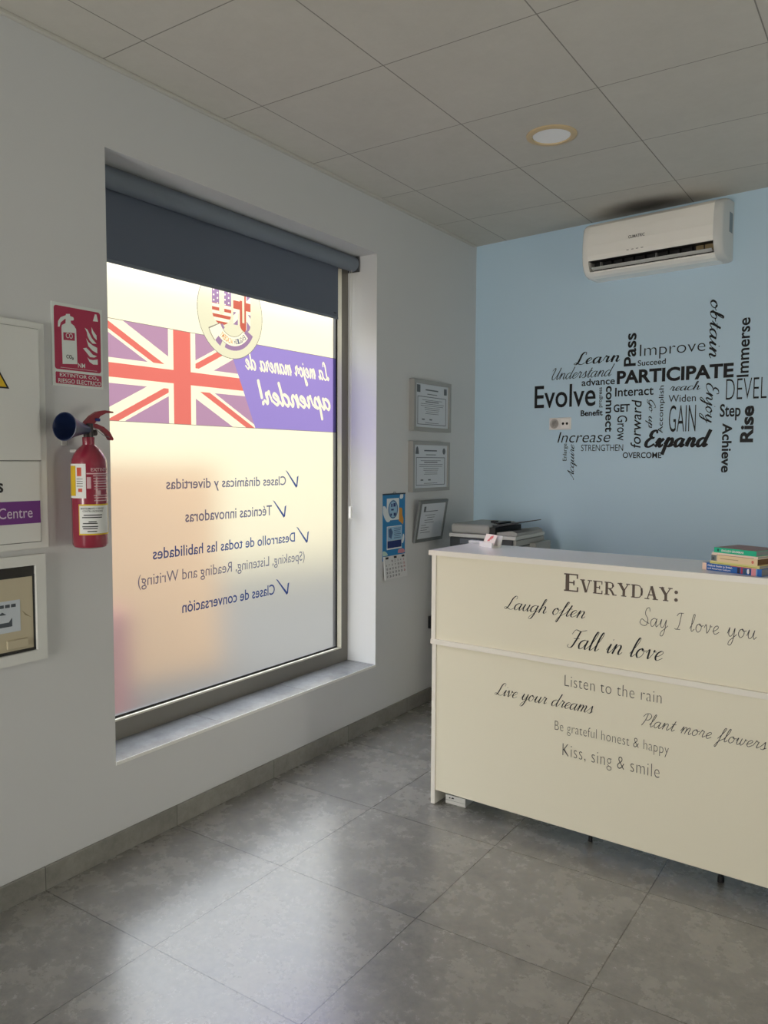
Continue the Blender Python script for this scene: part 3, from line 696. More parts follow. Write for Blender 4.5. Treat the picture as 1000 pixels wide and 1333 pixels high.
# electrical cabinet and meter box at the left edge
cb = wall_thing('electrical_cabinet', 'white plastic electrical cabinet flush in the wall with a purple printed band', 'electrical cabinet', .72, 1.226)
def cbx(y): return y - .72
def cbz(z): return z - 1.226
obj('frame', B(0, cbx(1.292), -.012, 0, 0, cbz(2.003), bev=.004), CABW, cb)
d = obj('door', B(.03, cbx(1.266), -.017, -.011, cbz(1.532), cbz(1.978), bev=.0015), CABW, cb)
bm = BM(); flat(bm, [(cbx(1.045), cbz(1.768)), (cbx(1.157), cbz(1.768)), (cbx(1.101), cbz(1.865))], -.0176); obj('warning_sticker', bm, DARK, d)['label'] = 'black edged yellow warning triangle'
bm = BM(); flat(bm, [(cbx(1.055), cbz(1.7735)), (cbx(1.147), cbz(1.7735)), (cbx(1.101), cbz(1.854))], -.0182); obj('warning_sticker', bm, mat('warning_yellow', rgb(222, 184, 30), .5), d)
bm = BM(); flat(bm, [(cbx(1.107), cbz(1.835)), (cbx(1.09), cbz(1.808)), (cbx(1.1), cbz(1.808)), (cbx(1.094), cbz(1.782)), (cbx(1.112), cbz(1.815)), (cbx(1.102), cbz(1.815))], -.0188); obj('warning_sticker', bm, DARK, d)
p = obj('cover_plate', B(.03, cbx(1.260), -.015, -.011, cbz(1.252), cbz(1.527), bev=.0015), CABW, cb)
obj('printed_band', B(.03, cbx(1.2592), -.0156, -.015, cbz(1.316), cbz(1.393)), PURPLE, p)
bm = BM(); put2d(bm, text2d('Centre', .0), cbx(1.108), cbz(1.336), cbx(1.229), cbz(1.372), -.0162); obj('lettering', bm, mat('pale_lilac_letters', rgb(214, 196, 218), .5), p)
bm = BM(); put2d(bm, text2d('s', .02), cbx(1.107), cbz(1.424), cbx(1.127), cbz(1.456), -.0162); obj('lettering', bm, DARK, p)
bm = BM()
g_ = .0014
rect(bm, .028, cbx(1.268), cbz(1.5285), cbz(1.531), -.0123); rect(bm, cbx(1.2665), cbx(1.268), cbz(1.53), cbz(1.98), -.0123); rect(bm, .03, cbx(1.268), cbz(1.978), cbz(1.9795), -.0123)
rect(bm, cbx(1.2603), cbx(1.262), cbz(1.25), cbz(1.33), -.0123); rect(bm, .03, cbx(1.262), cbz(1.2495), cbz(1.2515), -.0123)
obj('shadow_gap', bm, mat('cabinet_joint', rgb(88, 90, 88), .7), cb)
mb = wall_thing('meter_box', 'white framed meter box with beige unit and black strip, low on the left wall', 'meter box', .80, .838)
def mx_(y): return y - .80
def mz(z): return z - .838
obj('frame', frame_bm(0, mx_(1.272), 0, mz(1.207), .036, -.018, 0), CABW, mb)
obj('meter_face', B(.034, mx_(1.238), -.004, 0, .03, mz(1.176)), BEIGE, mb)
obj('display_strip', B(.036, mx_(1.234), -.007, -.003, mz(1.133), mz(1.173)), BLACK, mb)
bm = BM(); box(bm, .036, mx_(1.236), -.0065, -.0035, mz(.872), mz(.884)); box(bm, mx_(1.229), mx_(1.236), -.0065, -.0035, mz(.88), mz(1.14)); obj('seal_strip', bm, BLACK, mb)
st = obj('sticker', B(mx_(1.05), mx_(1.182), -.0048, -.004, mz(.95), mz(1.058), bev=.0003), STICK, mb)
bm = BM(); 
for k in range(5): rect(bm, mx_(1.065 + k * .021), mx_(1.082 + k * .021), mz(1.035), mz(1.046), -.0053)
flat(bm, [(mx_(1.10), mz(1.012)), (mx_(1.132), mz(1.012)), (mx_(1.118), mz(1.022))], -.0053)
flat(bm, [(mx_(1.07), mz(.97)), (mx_(1.152), mz(.97)), (mx_(1.152), mz(1.0)), (mx_(1.14), mz(.985)), (mx_(1.09), mz(.985)), (mx_(1.07), mz(1.0))], -.0053)
obj('sticker_print', bm, mat('slate_print', rgb(74, 82, 90), .6), st)
obj('push_button', B(mx_(1.130), mx_(1.206), -.012, -.003, mz(.893), mz(.922), bev=.002), BEIGE, mb)
rect_b = BM(); flat(rect_b, [(mx_(1.187), mz(1.02)), (mx_(1.203), mz(1.005)), (mx_(1.222), mz(.99)), (mx_(1.2), mz(1.001))], -.0045)
obj('scribble', rect_b, mat('brown_pen', rgb(140, 128, 100), .6), mb)

# certificates
def certificate(name, label, y, z, wd, ht, fm, bar, dep, tilt=0.0, style=0):
    c = wall_thing(name, label, 'framed certificate', y, z, 'framed certificates by the corner')
    c.rotation_euler = (tilt, 0, LW)
    obj('frame', frame_bm(0, wd, 0, ht, bar, -dep, 0), fm, c)
    obj('paper', B(bar - .002, wd - bar + .002, -dep * .72, -.002, bar - .002, ht - bar + .002), CERT, c)
    bm = BM(); yy = -dep * .72 - .0008; x0, x1, z0, z1 = bar, wd - bar, bar, ht - bar
    iw, ih = x1 - x0, z1 - z0
    def R(a, b, c_, d_): rect(bm, x0 + a * iw, x0 + b * iw, z0 + c_ * ih, z0 + d_ * ih, yy)
    if style < 2:
        R(.07, .93, .70, .715); R(.07, .93, .06, .075); R(.07, .085, .06, .715); R(.915, .93, .06, .715)
        R(.05, .15, .80, .97) if style == 0 else flat(bm, [(x0 + .05 * iw, z0 + .79 * ih), (x0 + .15 * iw, z0 + .79 * ih), (x0 + .13 * iw, z0 + .93 * ih), (x0 + .1 * iw, z0 + .97 * ih), (x0 + .07 * iw, z0 + .93 * ih)], yy)
        if style == 0: R(.86, .95, .80, .95)
        else: flat(bm, ell(x0 + .9 * iw, z0 + .86 * ih, .045 * iw, .075 * ih), yy)
        R(.3, .68, .855, .885); R(.35, .65, .765, .782)
        for k, (a, b) in enumerate(((.2, .8), (.3, .7), (.16, .86), (.16, .84), (.28, .74), (.28, .72), (.32, .7), (.3, .7))): R(a, b, .63 - k * .045, .63 - k * .045 + (.022 if k == 1 else .011))
        R(.2, .28, .17, .2); R(.42, .5, .17, .2); R(.3, .7, .1, .112)
    else:
        R(.12, .2, .78, .92); R(.12, .7, .765, .785)
        for k, (a, b) in enumerate(((.2, .62), (.3, .6), (.2, .55), (.22, .6), (.1, .3), (.1, .42), (.1, .36), (.1, .5))): R(a, b, .66 - k * .07, .66 - k * .07 + .014)
    obj('print', bm, CERTINK, c)
    return c
certificate('framed_certificate', 'silver framed certificate hung highest of the three near the corner', 3.675, 1.716, .452, .311, SILVER, .024, .036, style=0)
certificate('framed_certificate', 'silver framed certificate in the middle of the three near the corner', 3.668, 1.346, .452, .308, SILVER, .022, .034, style=1)
c3 = certificate('framed_certificate', 'dark edged framed certificate hung lowest, tilting forward above the printer', 3.72, 1.036, .335, .262, GREYFRAME, .02, .016, tilt=.17, style=2)
c3.location.x = .003

# calendar
ca = wall_thing('wall_calendar', 'blue advertising wall calendar with a tear-off date pad hung beside the window', 'calendar', 3.396, .845)
CW, CB, CT = .238, .138, .499
obj('backing_card', B(0, CW, -.002, 0, CB - .03, CT), mat('blue_calendar_card', rgb(44, 128, 184), .5), ca)
obj('hanging_strip', B(0, CW, -.004, 0, CT - .008, CT), mat('dark_tin_strip', rgb(60, 70, 80), .4, .5, metal=.5), ca)
bm = BM(); tube(bm, [(CW / 2 - .015, -.003, CT), (CW / 2 - .008, -.003, CT + .008), (CW / 2 + .008, -.003, CT + .008), (CW / 2 + .015, -.003, CT)], .0015, 6); obj('hanger', bm, STEEL, ca)
def cu_(x, y): return ((x - 108) / 304 * CW, CB + (905 - y) / 820 * (CT - CB))
def cpoly(pts, m, y, name, smooth_=True):
    q = crom(list(pts) + [pts[0]], 5)[:-1] if smooth_ else pts
    bm = BM(); flat(bm, [cu_(*p) for p in q], y); return obj(name, bm, m, ca)
WHT = mat('white_print', rgb(222, 228, 230), .5); ORG = mat('orange_print', rgb(214, 150, 60), .5); NVY = mat('navy_print', rgb(32, 50, 108), .5); SKY_ = mat('pale_blue_print', rgb(150, 188, 214), .5)
cpoly([(109, 245), (140, 255), (172, 320), (205, 420), (195, 455), (155, 450), (112, 350)], WHT, -.0026, 'printed_shape')
cpoly([(330, 282), (368, 295), (372, 380), (388, 440), (380, 508), (350, 480), (318, 440)], ORG, -.0026, 'printed_shape')
cpoly([(340, 110), (360, 88), (382, 95), (380, 150), (350, 165), (335, 145)], WHT, -.0026, 'printed_shape')
cpoly([(110, 905), (110, 845), (145, 850), (175, 900)], mat('pale_green_print', rgb(196, 222, 206), .5), -.0026, 'printed_shape')
cpoly([(312, 895), (320, 850), (380, 840), (405, 870), (400, 900)], mat('pink_print', rgb(206, 140, 150), .5), -.0026, 'printed_shape')
cpoly([(385, 640), (400, 660), (398, 720), (380, 770), (365, 740)], WHT, -.0026, 'printed_shape')
cpoly([(158, 150), (325, 150), (325, 440), (158, 440)], WHT, -.003, 'logo_card', False)
bm = BM(); c0 = cu_(243, 297); flat(bm, ell(c0[0], c0[1], 68 / 304 * CW, 126 / 820 * (CT - CB)), -.0034); obj('logo_oval', bm, SKY_, ca)
bm = BM(); rr1 = ell(c0[0], c0[1], 62 / 304 * CW, 118 / 820 * (CT - CB), 40); rr2 = ell(c0[0], c0[1], 55 / 304 * CW, 108 / 820 * (CT - CB), 40)
V1 = [bm.verts.new((a, -.0038, b)) for a, b in rr1]; V2 = [bm.verts.new((a, -.0038, b)) for a, b in rr2]
for i in range(40): bm.faces.new((V1[i], V1[(i + 1) % 40], V2[(i + 1) % 40], V2[i]))
for a, b, c_, d_ in ((215, 220, 232, 265), (246, 215, 275, 262), (215, 290, 250, 312), (205, 350, 225, 380), (250, 345, 280, 385)): 
    q0, q1 = cu_(a, d_), cu_(c_, b); rect(bm, q0[0], q1[0], q0[1], q1[1], -.0038)
obj('logo_mark', bm, NVY, ca)
cpoly([(160, 520), (365, 520), (365, 830), (160, 830)], WHT, -.003, 'info_card', False)
cpoly([(168, 530), (360, 530), (360, 712), (168, 712)], SKY_, -.0034, 'info_card', False)
cpoly([(168, 715), (360, 715), (360, 812), (168, 812)], NVY, -.0034, 'info_card', False)
bm = BM()
for k, (a, b) in enumerate(((255, 350), (255, 345), (258, 340), (255, 352), (262, 340), (255, 350))):
    q0, q1 = cu_(a, 560 + k * 25), cu_(b, 552 + k * 25); rect(bm, q0[0], q1[0], q0[1], q1[1], -.0038)
flat(bm, [cu_(*p) for p in [(180, 560), (215, 545), (240, 600), (220, 690), (185, 660)]], -.0038)
obj('info_print', bm, mat('slate_blue_print', rgb(70, 100, 140), .5), ca)
pad = BM(); box(pad, .004, CW + .004, -.009, -.002, 0.0, CB - .004)
for v in pad.verts:
    if v.co.z < .01: v.co.y -= .012; v.co.x -= .002
pd = obj('date_pad', pad, mat('white_pad_paper', rgb(214, 214, 214), .6), ca)
bm = BM(); bmr = BM(); k = 1
def py(z): return -.0096 - .012 * (1 - z / (CB - .004))
def padtext(b_, s, x, z, h=.0125, wd=.016):
    V, F = text2d(s, .02); x0, x1, y0, y1 = bbox2(V)
    vs = [b_.verts.new((x + (vx - x0) / (x1 - x0) * wd, py(z + (vy - y0) / (y1 - y0) * h), z + (vy - y0) / (y1 - y0) * h)) for vx, vy in V]
    for f in F: b_.faces.new([vs[i] for i in f])
for r in range(5):
    for c_ in range(7):
        n = r * 7 + c_ - 1
        if 1 <= n <= 31: padtext(bmr if c_ == 6 else bm, str(n), .018 + c_ * .031, .098 - r * .0215, wd=.015 if n > 9 else .007)
for x_ in (.018, .105, .19): 
    v = [bm.verts.new((xx, py(zz), zz)) for xx, zz in ((x_, .118), (x_ + .03, .118), (x_ + .03, .13), (x_, .13))]; bm.faces.new(v)
obj('date_print', bm, mat('black_date_print', rgb(44, 44, 50), .6), pd); obj('date_print', bmr, mat('red_date_print', rgb(170, 50, 60), .6), pd)

bx = wall_thing('wall_socket', 'small black socket low on the white wall, half hidden by the desk', 'socket', 3.916, .47)
obj('housing', B(0, .08, -.03, 0, 0, .08, bev=.004), mat('black_socket_plastic', rgb(20, 22, 26), .4), bx)
bm = BM(); lathe(bm, [(0, .0), (.026, .0), (.026, .003), (.021, .003), (.021, .0005), (0, .0005)], axis=(0, -1, 0), origin=(.04, -.03, .04), seg=24); obj('socket_cup', bm, DARK, bx)

# ------------------------------------------------------------------ things on the back wall (local x along wall, -y into the room)
def back_thing(name, label, cat, s, z): 
    return thing(name, label, cat, (s * math.cos(back_ang), YB + s * math.sin(back_ang), z), back_ang)
wd_ = back_thing('wall_lettering', 'black word cloud of vinyl lettering on the blue wall behind the desk', 'wall decal', .40, 1.40)
SX, SZ = .40, 1.40
def sc(s, thin, thick, slant=.3, gap=0.0): return script2d(s, thin, thick, slant, gap)
T = text2d
WORDS = [
 (T('Evolve', .008), .464, 1.877, .887, 2.021, 'h', 0), (sc('Learn', .09, .26, .25, .1), .736, 2.135, 1.039, 2.213, 'h', 0),
 (sc('Understand', .08, .15, .4), .585, 2.052, 1.007, 2.128, 'h', 0), (T('advance', .012), .792, 2.003, 1.009, 2.046, 'h', 0),
 (T('PARTICIPATE', .035), 1.021, 2.0, 1.691, 2.081, 'h', 0), (T('Improve', -.012), 1.159, 2.135, 1.536, 2.225, 'h', 0),
 (T('Succeed', .012), 1.148, 2.101, 1.315, 2.134, 'h', 0), (T('DEVELOP', -.014), 1.654, 1.878, 1.965, 1.994, 'h', 0),
 (T('Step', .018), 1.625, 1.764, 1.734, 1.857, 'h', 0), (sc('reach', .1, .2, .25), 1.342, 1.942, 1.514, 1.992, 'h', 0),
 (T('Widen', .0), 1.337, 1.879, 1.492, 1.92, 'h', 0), (T('GAIN', -.008), 1.343, 1.708, 1.495, 1.861, 'h', 0),
 (T('Interact', .014), 1.012, 1.927, 1.248, 1.981, 'h', 0), (T('GET', .022), 1.005, 1.834, 1.106, 1.881, 'h', 0),
 (T('Benefit', .028), .79, 1.817, .935, 1.854, 'h', 0), (T('Increase', -.004), .633, 1.654, .989, 1.721, 'h', .25),
 (T('STRENGTHEN', -.002), .798, 1.6, 1.071, 1.64, 'h', 0), (T('OVERCOME', .016), 1.07, 1.557, 1.304, 1.592, 'h', 0),
 (sc('Expand', .24, .42, .3, .12), 1.2, 1.574, 1.589, 1.724, 'h', 0),
 (T('Pass', .02), 1.062, 2.104, 1.137, 2.298, 'up', 0), (sc('obtain', .1, .22, .3, .05), 1.555, 2.112, 1.632, 2.436, 'down', 0),
 (T('Immerse', .018), 1.707, 1.999, 1.769, 2.317, 'up', 0), (T('Rise', .036), 1.735, 1.644, 1.804, 1.842, 'up', 0),
 (T('Achieve', .026), 1.641, 1.478, 1.693, 1.751, 'down', 0), (sc('Enjoy', .1, .2, .3, .05), 1.512, 1.754, 1.618, 1.977, 'down', 0),
 (T('Accomplish', .004), 1.28, 1.703, 1.317, 1.978, 'up', 0), (sc('Go up', .1, .2, .35), 1.203, 1.733, 1.264, 1.903, 'down', 0),
 (T('Grow', .004), 1.03, 1.663, 1.092, 1.813, 'down', 0), (T('forward', .006), 1.116, 1.618, 1.179, 1.904, 'up', .2),
 (T('connect', .022), .953, 1.716, .998, 1.994, 'down', 0), (T('progress', .01), .911, 1.867, .935, 1.989, 'up', 0),
 (T('Enlarge', .006), .673, 1.539, .708, 1.648, 'up', 0), (sc('Acquire', .1, .2, .35), .707, 1.418, .773, 1.643, 'up', 0)]
for VF, x0, z0, x1, z1, mode, sh in WORDS:
    obj('word', put2d(BM(), VF, x0 - SX, z0 - SZ, x1 - SX, z1 - SZ, -.0012, mode, shear=sh), INK, wd_)

so = back_thing('wall_socket', 'white double socket on the blue wall among the lettering', 'socket', .577, 1.736)
bm = BM(); box(bm, 0, .152, -.010, 0, 0, .0765, bev=.004); obj('frame_plate', bm, mat('grey_socket_plate', rgb(228, 224, 222), .35), so)
bm = BM(); lathe(bm, [(.030, .0), (.030, .0035), (.0215, .0035), (.0205, -.0005), (0, -.0005)], axis=(0, -1, 0), origin=(.038, -.0105, .038), seg=28); obj('power_socket', bm, mat('grey_socket_well', rgb(178, 172, 168), .4), so, smooth=True)
bm = BM(); box(bm, .083, .143, -.0125, -.009, .010, .067, bev=.002); obj('aerial_plate', bm, mat('pale_socket_insert', rgb(236, 232, 230), .35), so)
bm = BM()
for cx_ in (.099, .126): cyl(bm, (cx_, -.0122, .038), (cx_, -.0142, .038), .0085, .0075, 20)
obj('aerial_port', bm, DARK, so)

# air conditioner
ac = back_thing('air_conditioner', 'white split air conditioner unit mounted high on the blue wall under the ceiling', 'air conditioner', .865, 2.622)
AL = .80; E = .045
prof_out = [(0, .0), (-.10, .0), (-.145, .012), (-.172, .035), (-.188, .07), (-.196, .115), (-.198, .17), (-.192, .24), (-.182, .285), (-.16, .304), (-.08, .33), (0, .333)]
prof_mid = [(0, .0), (-.10, .0), (-.135, .008), (-.158, .022), (-.162, .030), (-.105, .046), (-.100, .098), (-.188, .088), (-.196, .115), (-.198, .17), (-.192, .24), (-.182, .285), (-.16, .304), (-.08, .33), (0, .333)]
obj('body', prismx(BM(), prof_mid, E, AL - E), ACW, ac)
def endcap(x0, x1, out):
    bm = BM(); n = 6
    rings = []
    for i in range(n + 1):
        t_ = i / n; x = x0 + (x1 - x0) * math.sin(t_ * PI / 2); k = 1 - .12 * (1 - math.cos(t_ * PI / 2))
        rings.append([bm.verts.new((x, y * k, .15 + (z - .15) * (1 - .08 * (1 - math.cos(t_ * PI / 2))))) for y, z in prof_out])
    for A_, Z_ in zip(rings, rings[1:]):
        for i in range(len(A_)):
            j = (i + 1) % len(A_); bm.faces.new((A_[i], A_[j], Z_[j], Z_[i]))
    bm.faces.new(rings[0]); bm.faces.new(rings[-1][::-1])
    return obj('end_cap', bm, ACG if out else ACW, ac, smooth=True)
endcap(E, 0, False); rc_ = endcap(AL - E, AL, True)
obj('recess_lining', B(E, AL - E, -.106, -.099, .047, .097), DARK, ac)
bm = BM(); prismx(bm, [(-.186, .088), (-.12, .091), (-.12, .0885), (-.186, .0855)], E, AL - E); obj('recess_lip', bm, DARK, ac)
bm = BM(); prismx(bm, [(-.176, .050), (-.150, .040), (-.124, .046), (-.124, .049), (-.150, .0435), (-.175, .053)], E + .012, AL - E - .012); obj('louver', bm, ACG, ac)
for k in range(11):
    x_ = E + .05 + k * .066
    obj('vane', B(x_, x_ + .003, -.135, -.104, .05, .094), DARK if k % 5 else ACG, ac)
obj('side_grille', B(AL - .0008, AL + .0005, -.075, -.02, .15, .255), mat('grey_grille', rgb(120, 132, 140), .5), rc_)
obj('outlet_insert', B(AL - E - .11, AL - E - .004, -.125, -.104, .05, .094), mat('tan_outlet_insert', rgb(150, 132, 96), .6), ac)
bm = BM(); put2d(bm, T('CLIMATRIC', .02), .290, .175, .385, .192, -.1992); obj('logo', bm, GREYMARK, ac)
bm = BM()
for k in range(4): box(bm, .28 + k * .028, .293 + k * .028, -.1975, -.19, .112, .115)
obj('indicator_light', bm, GREYMARK, ac)

# ------------------------------------------------------------------ ceiling downlight
dl = thing('downlight', 'round recessed ceiling lamp with tan rim, switched off', 'ceiling light', (1.119, 3.075, H))
bm = BM(); lathe(bm, [(.112, 0), (.111, -.005), (.100, -.010), (.086, -.008), (.083, -.002), (.083, 0)], seg=48); obj('trim_ring', bm, TAN, dl, smooth=True)
bm = BM(); lathe(bm, [(0, -.0035), (.083, -.0035), (.083, 0)], seg=48); obj('diffuser', bm, DIFF, dl)

# ------------------------------------------------------------------ reception desk
DR = math.atan2(-.047, 1.359)
dk = thing('reception_desk', 'cream white reception counter with lettering on its front', 'reception desk', (.777, 2.636, 0), DR)
DL = 1.86
def dbox(name, a, m, par=dk, bev=.0012): return obj(name, B(*a, bev=bev), m, par)
dbox('counter_top', (-.012, DL + .012, -.006, .372, 1.1225, 1.1445), DESKTOP)
obj('counter_top_edge', B(-.0125, DL + .0125, -.0068, -.005, 1.1227, 1.1443), DESKEDGE, dk)
dbox('side_panel', (0, .022, 0, .34, .751, 1.1225), DESKEDGE); dbox('side_panel', (DL - .022, DL, 0, .34, .751, 1.1225), DESKEDGE)
upf = dbox('front_panel', (.0226, DL - .0226, .004, .024, .751, 1.122), DESK)
dbox('ledge', (.0, DL, -.006, .74, .729, .751), DESKEDGE)
dbox('side_panel', (.005, .026, 0, .70, 0.004, .729), DESKEDGE); dbox('side_panel', (DL - .026, DL - .005, 0, .70, 0.004, .729), DESKEDGE)
lof = dbox('front_panel', (.0266, DL - .0266, .004, .024, .068, .7285), DESK)
def foot(x, y, r=.02, h=.066):
    bm = BM(); cyl(bm, (x, y, 0), (x, y, .022), r, r * .9, 20); cyl(bm, (x, y, .02), (x, y, h), .008, .008, 12); return obj('levelling_foot', bm, DARK, dk, smooth=True)
foot(1.213, .085, .012, .1); foot(.713, .095, .009, .1)
obj('base_rail', B(.03, DL - .03, .07, .11, .09, .13), DESKEDGE, dk)
def dtext(VF, x0, z0, x1, z1, m, par, sh=0.0):
    bm = put2d(BM(), VF, x0, z0, x1, z1, .0032, 'h', shear=sh); return obj('lettering', bm, m, par)
bm = put2d(BM(), serif2d('E'), .616, 1.027, .675, 1.097, .0032); put2d(bm, serif2d('VERYDAY'), .682, 1.028, 1.033, 1.081, .0032)
flat(bm, ell(1.046, 1.037, .0065, .0065, 16), .0032); flat(bm, ell(1.046, 1.065, .0065, .0065, 16), .0032)
obj('lettering', bm, BROWN, upf)
dtext(sc('Laugh often', .05, .17, .42), .355, .896, .706, .985, INK, upf)
dtext(sc('Say I love you', .07, .08, .12, .12), .917, .897, 1.318, .999, THININK, upf)
dtext(sc('Fall in love', .05, .18, .42, .02), .634, .803, 1.007, .882, INK, upf)
dtext(T('Listen to the rain', -.018, 1.08), .627, .647, 1.005, .691, THININK, lof)
dtext(sc('Live your dreams', .05, .17, .42), .317, .528, .746, .612, INK, lof)
dtext(sc('Plant more flowers', .08, .10, .35, .05), .933, .526, 1.361, .602, THININK, lof)
dtext(T('Be grateful honest & happy', -.018, 1.05), .589, .449, 1.036, .499, THININK, lof)
dtext(T('Kiss, sing & smile', -.019, 1.08), .624, .348, 1.005, .413, THININK, lof)

ZT = 1.1447
# card holder
ch = thing('card_holder', 'small white card holder with a pink printed card on the counter top', 'card holder', (.872, 2.905, ZT), -.50)
bm = BM(); prismx(bm, [(0, 0), (.05, 0), (.062, .05), (.058, .051), (.046, .006), (.012, .006), (.006, .022), (.0, .022)], 0, .098); obj('stand', bm, mat('white_holder_plastic', rgb(240, 240, 238), .3), ch)
bm = BM(); prismx(bm, [(.012, .0065), (.0135, .006), (.037, .056), (.0355, .0565)], .006, .092); cd = obj('card', bm, mat('white_card', rgb(238, 226, 216), .5), ch)
bm = BM(); PKR = mat('pink_red_print', rgb(226, 120, 116), .5)
def cardp(x, t_): return (x, .0118 + t_ * .0235, .0068 + t_ * .05)
for a, b, t0, t1 in ((.04, .062, .5, .86), (.032, .052, .36, .62), (.052, .07, .62, .92), (.03, .07, .2, .24)):
    vs = [bm.verts.new(cardp(*q)) for q in ((a, t0), (b, t0 + .05), (b - .004, t1), (a + .006, t1 - .06))]; bm.faces.new(vs)
obj('card_print', bm, PKR, cd)
fb = thing('small_box', 'small flat white box at the back edge of the counter behind the card holder', 'box', (.778, 3.008, ZT), DR)
obj('lid', B(0, .075, -.03, 0, .007, .014, bev=.0015), mat('white_box_card', rgb(226, 230, 234), .5), fb); obj('tray', B(.001, .074, -.029, -.001, 0, .0072), mat('pale_grey_box_card', rgb(200, 204, 208), .5), fb)

# books
def book(label, x0, x1, z0, z1, dep, cover, pages, spine_parts):
    g = -.385
    c_, s_ = math.cos(g), math.sin(g)
    bk = thing('book', label, 'book', (1.890 + c_ * x0, 2.696 + s_ * x0, ZT + z0), g, 'books stacked on the counter')
    wd, th = x1 - x0, z1 - z0
    bm = BM(); box(bm, 0, wd, 0, .0014, 0, th); box(bm, 0, wd, .0014, dep, 0, .0012); box(bm, 0, wd, .0014, dep, th - .0012, th)
    cv = obj('cover', bm, cover, bk)
    obj('pages', B(.002, wd - .002, .0014, dep - .003, .0012, th - .0012), pages, bk)
    for kind, m, a in spine_parts:
        bm = BM()
        if kind == 't': put2d(bm, T(a[0], a[5] if len(a) > 5 else .02), a[1], a[3], a[2], a[4], -.0012)
        elif kind == 'e': flat(bm, ell(*a), -.0008)
        else: rect(bm, a[0], a[1], a[2], a[3], -.0006)
        obj('spine_lettering' if kind == 't' else 'spine_print', bm, m, cv)
    return bk
def cm(name, r, g, b, ro=.45): return mat(name, rgb(r, g, b), ro, .4)
PG = cm('pale_page_edges', 176, 172, 166, .8); PGB = cm('brown_page_edges', 110, 80, 50, .8); PGG = cm('grey_page_edges', 140, 142, 144, .8)
WT = cm('white_spine_letters', 240, 240, 244)
book('thick blue paperback with white title, lowest book of the stack on the counter', 0, .226, 0, .0255, .15, cm('blue_book_cover', 42, 104, 186), PGG,
     [('r', cm('peach_spine_end', 250, 216, 200), (0, .017, 0, .0255)), ('t', WT, ('Oxford Guide to British', .022, .118, .0145, .0215)), ('t', WT, ('and American Culture', .022, .112, .0045, .011)),
      ('r', cm('dark_spine_picture', 52, 48, 70), (.137, .147, .002, .0225)), ('r', cm('crimson_spine_picture', 170, 60, 80), (.150, .158, .002, .0225)), ('r', cm('slate_spine_picture', 60, 92, 120), (.160, .170, .002, .0225)), ('e', WT, (.178, .0125, .005, .009)), ('e', DARK, (.1835, .0125, .003, .0085)),
      ('r', cm('pink_spine_band', 226, 150, 160), (.189, .206, .0, .0255)), ('r', cm('light_blue_spine_band', 130, 170, 214), (.206, .211, 0, .0255)), ('r', cm('red_spine_edge', 204, 50, 80), (.11, .19, .0235, .0255))])
book('thin yellow-green booklet lying on the thick blue paperback', .030, .218, .0257, .0355, .145, cm('yellow_book_cover', 226, 220, 150), PG, [('r', cm('olive_spine_line', 190, 190, 90), (0, .18, .002, .0045))])
book('cream paperback with a small grey picture on its spine, middle of the stack', .035, .210, .0357, .0585, .135, cm('cream_book_cover', 240, 216, 176), PGB,
     [('r', cm('grey_spine_picture', 110, 120, 124), (0, .018, .001, .0215)), ('r', cm('grey_spine_band', 170, 166, 158), (.018, .023, .0, .0228)), ('r', cm('dark_spine_picture_shape', 60, 66, 72), (.004, .011, .006, .014)), ('r', cm('tan_spine_title', 196, 170, 130), (.035, .105, .0095, .0125)), ('e', cm('orange_spine_emblem', 226, 130, 110), (.158, .011, .0045, .0055))])
book('thin white booklet under the green book', .037, .211, .0587, .0668, .14, cm('white_book_cover', 244, 224, 208), PG, [('r', cm('rose_spine_line', 170, 110, 100), (.02, .16, 0, .0014))])
bt = book('green spined book with white title on top of the stack', .045, .205, .067, .0855, .15, cm('green_book_cover', 40, 192, 150), PGG,
     [('t', WT, ('ENGLISH GRAMMAR', .03, .115, .005, .013)), ('r', cm('dark_green_spine_mark', 16, 110, 90), (.012, .02, .005, .014))])
obj('cover_face', B(.004, .16, .002, .149, .0185, .0189), cm('brown_pink_cover_face', 150, 112, 110), bt)

# small white box on the floor behind the desk's left foot
wb = thing('power_adapter', 'small white box on the floor under the left end of the desk', 'box', (.832, 2.682, 0), .03)
obj('case', B(0, .1, 0, .08, 0, .040, bev=.002), mat('white_adapter_plastic', rgb(226, 226, 222), .5), wb)
bm = BM(); rect(bm, .002, .098, .0165, .0175, -.0006); flat(bm, ell(.022, .028, .004, .003, 12), -.0006); flat(bm, [(.030, .025), (.044, .027), (.042, .032), (.034, .033)], -.0006); obj('case_print', bm, DARK, wb)

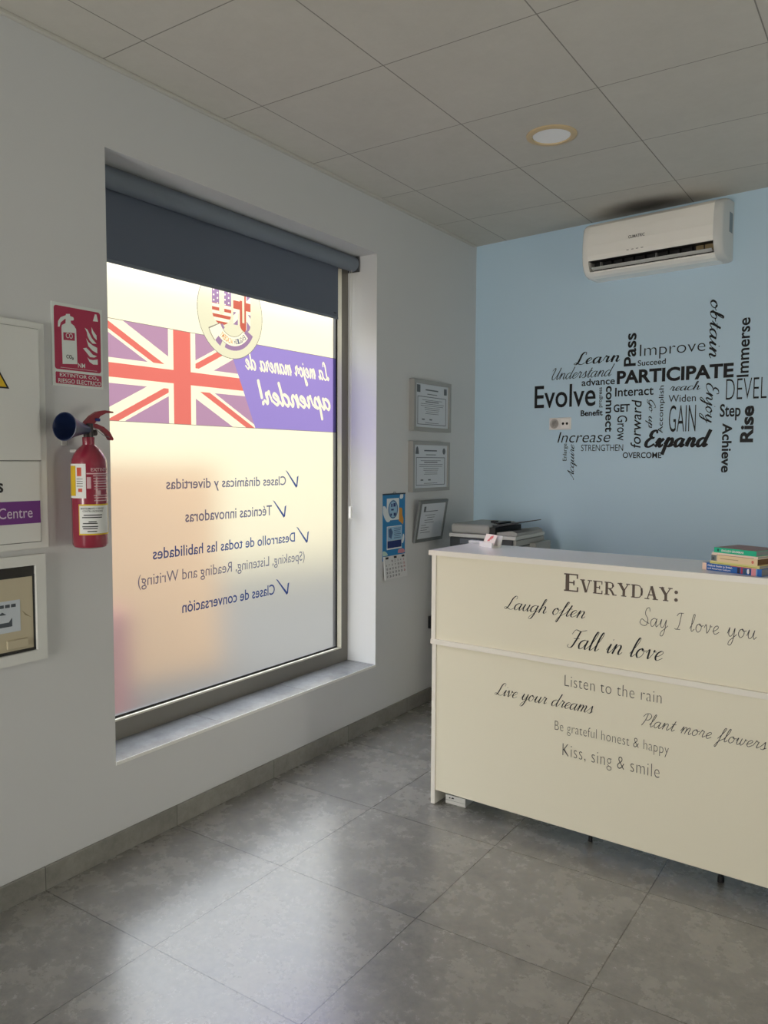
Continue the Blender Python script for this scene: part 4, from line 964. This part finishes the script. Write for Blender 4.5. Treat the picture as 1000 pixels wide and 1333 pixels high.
# ------------------------------------------------------------------ printer on its low cabinet in the corner
PY = 3.86
pcab = thing('printer_cabinet', 'low white cabinet in the corner under the printer', 'cabinet', (.16, PY - .01, 0), 0)
obj('body', B(0, .5, .018, .47, .0, .70, bev=.002), DESKEDGE, pcab)
for k in range(2): 
    dd = obj('door', B(.004 + k * .249, .247 + k * .249, 0, .018, .06, .696, bev=.0015), DESK, pcab)
    obj('handle', B(.225 + k * .035, .235 + k * .035, -.02, 0, .36, .48, bev=.003), STEEL, dd)
pr = thing('printer', 'grey and black multifunction printer in the corner behind the counter', 'printer', (.185, PY, .7005), 0)
PW, PD = .435, .43
G1 = mat('grey_printer_plastic', rgb(150, 150, 146), .45); G2 = mat('dark_grey_printer_plastic', rgb(46, 50, 54), .4); G3 = mat('pale_grey_printer_plastic', rgb(184, 184, 180), .4)
pb = obj('body', B(0.006, PW, .012, PD, 0, .372, bev=.006), G1, pr)
obj('control_panel', B(0, PW - .02, 0, .02, .25, .372, bev=.003), G2, pr)
obj('paper_drawer', B(.01, PW - .01, .002, .03, .01, .13, bev=.003), G3, pr)
obj('screen', B(.07, .2, -.003, .002, .335, .365, bev=.001), mat('printer_display', rgb(86, 92, 100), .3), pr)
obj('button', B(.255, .28, -.004, .002, .30, .36, bev=.002), G3, pr)
obj('scanner_bed', B(-.004, PW + .004, -.006, PD, .374, .396, bev=.004), G3, pr)
obj('feeder_cover', B(.004, .262, .0, PD - .03, .396, .455, bev=.018, seg=4), G1, pr)
obj('feeder_slot', B(.16, .30, .012, PD - .05, .397, .44, bev=.002), DARK, pr)
bm = BM(); prism(bm, [(.235, .432), (.28, .44), (.445, .474), (.446, .479), (.28, .452), (.235, .45)], .06, PD - .08); obj('document_tray', bm, G2, pr)
bm = BM(); box(bm, .19, .225, .17, .21, .455, .468, bev=.003); box(bm, .228, .268, .13, .30, .448, .462, bev=.002); obj('paper_guide', bm, DARK, pr)
bm = BM(); prism(bm, [(.26, .396), (.43, .396), (.43, .412), (.40, .424), (.26, .406)], .03, PD - .02); obj('output_tray', bm, G1, pr)
obj('tray_stop', B(.375, .40, .05, .16, .415, .426, bev=.002), G2, pr)
obj('rear_tray', B(PW, PW + .045, .20, PD, .15, .345, bev=.006), G1, pr)
obj('side_seam', B(PW - .0005, PW + .0006, .03, PD - .01, .33, .337), DARK, pb)
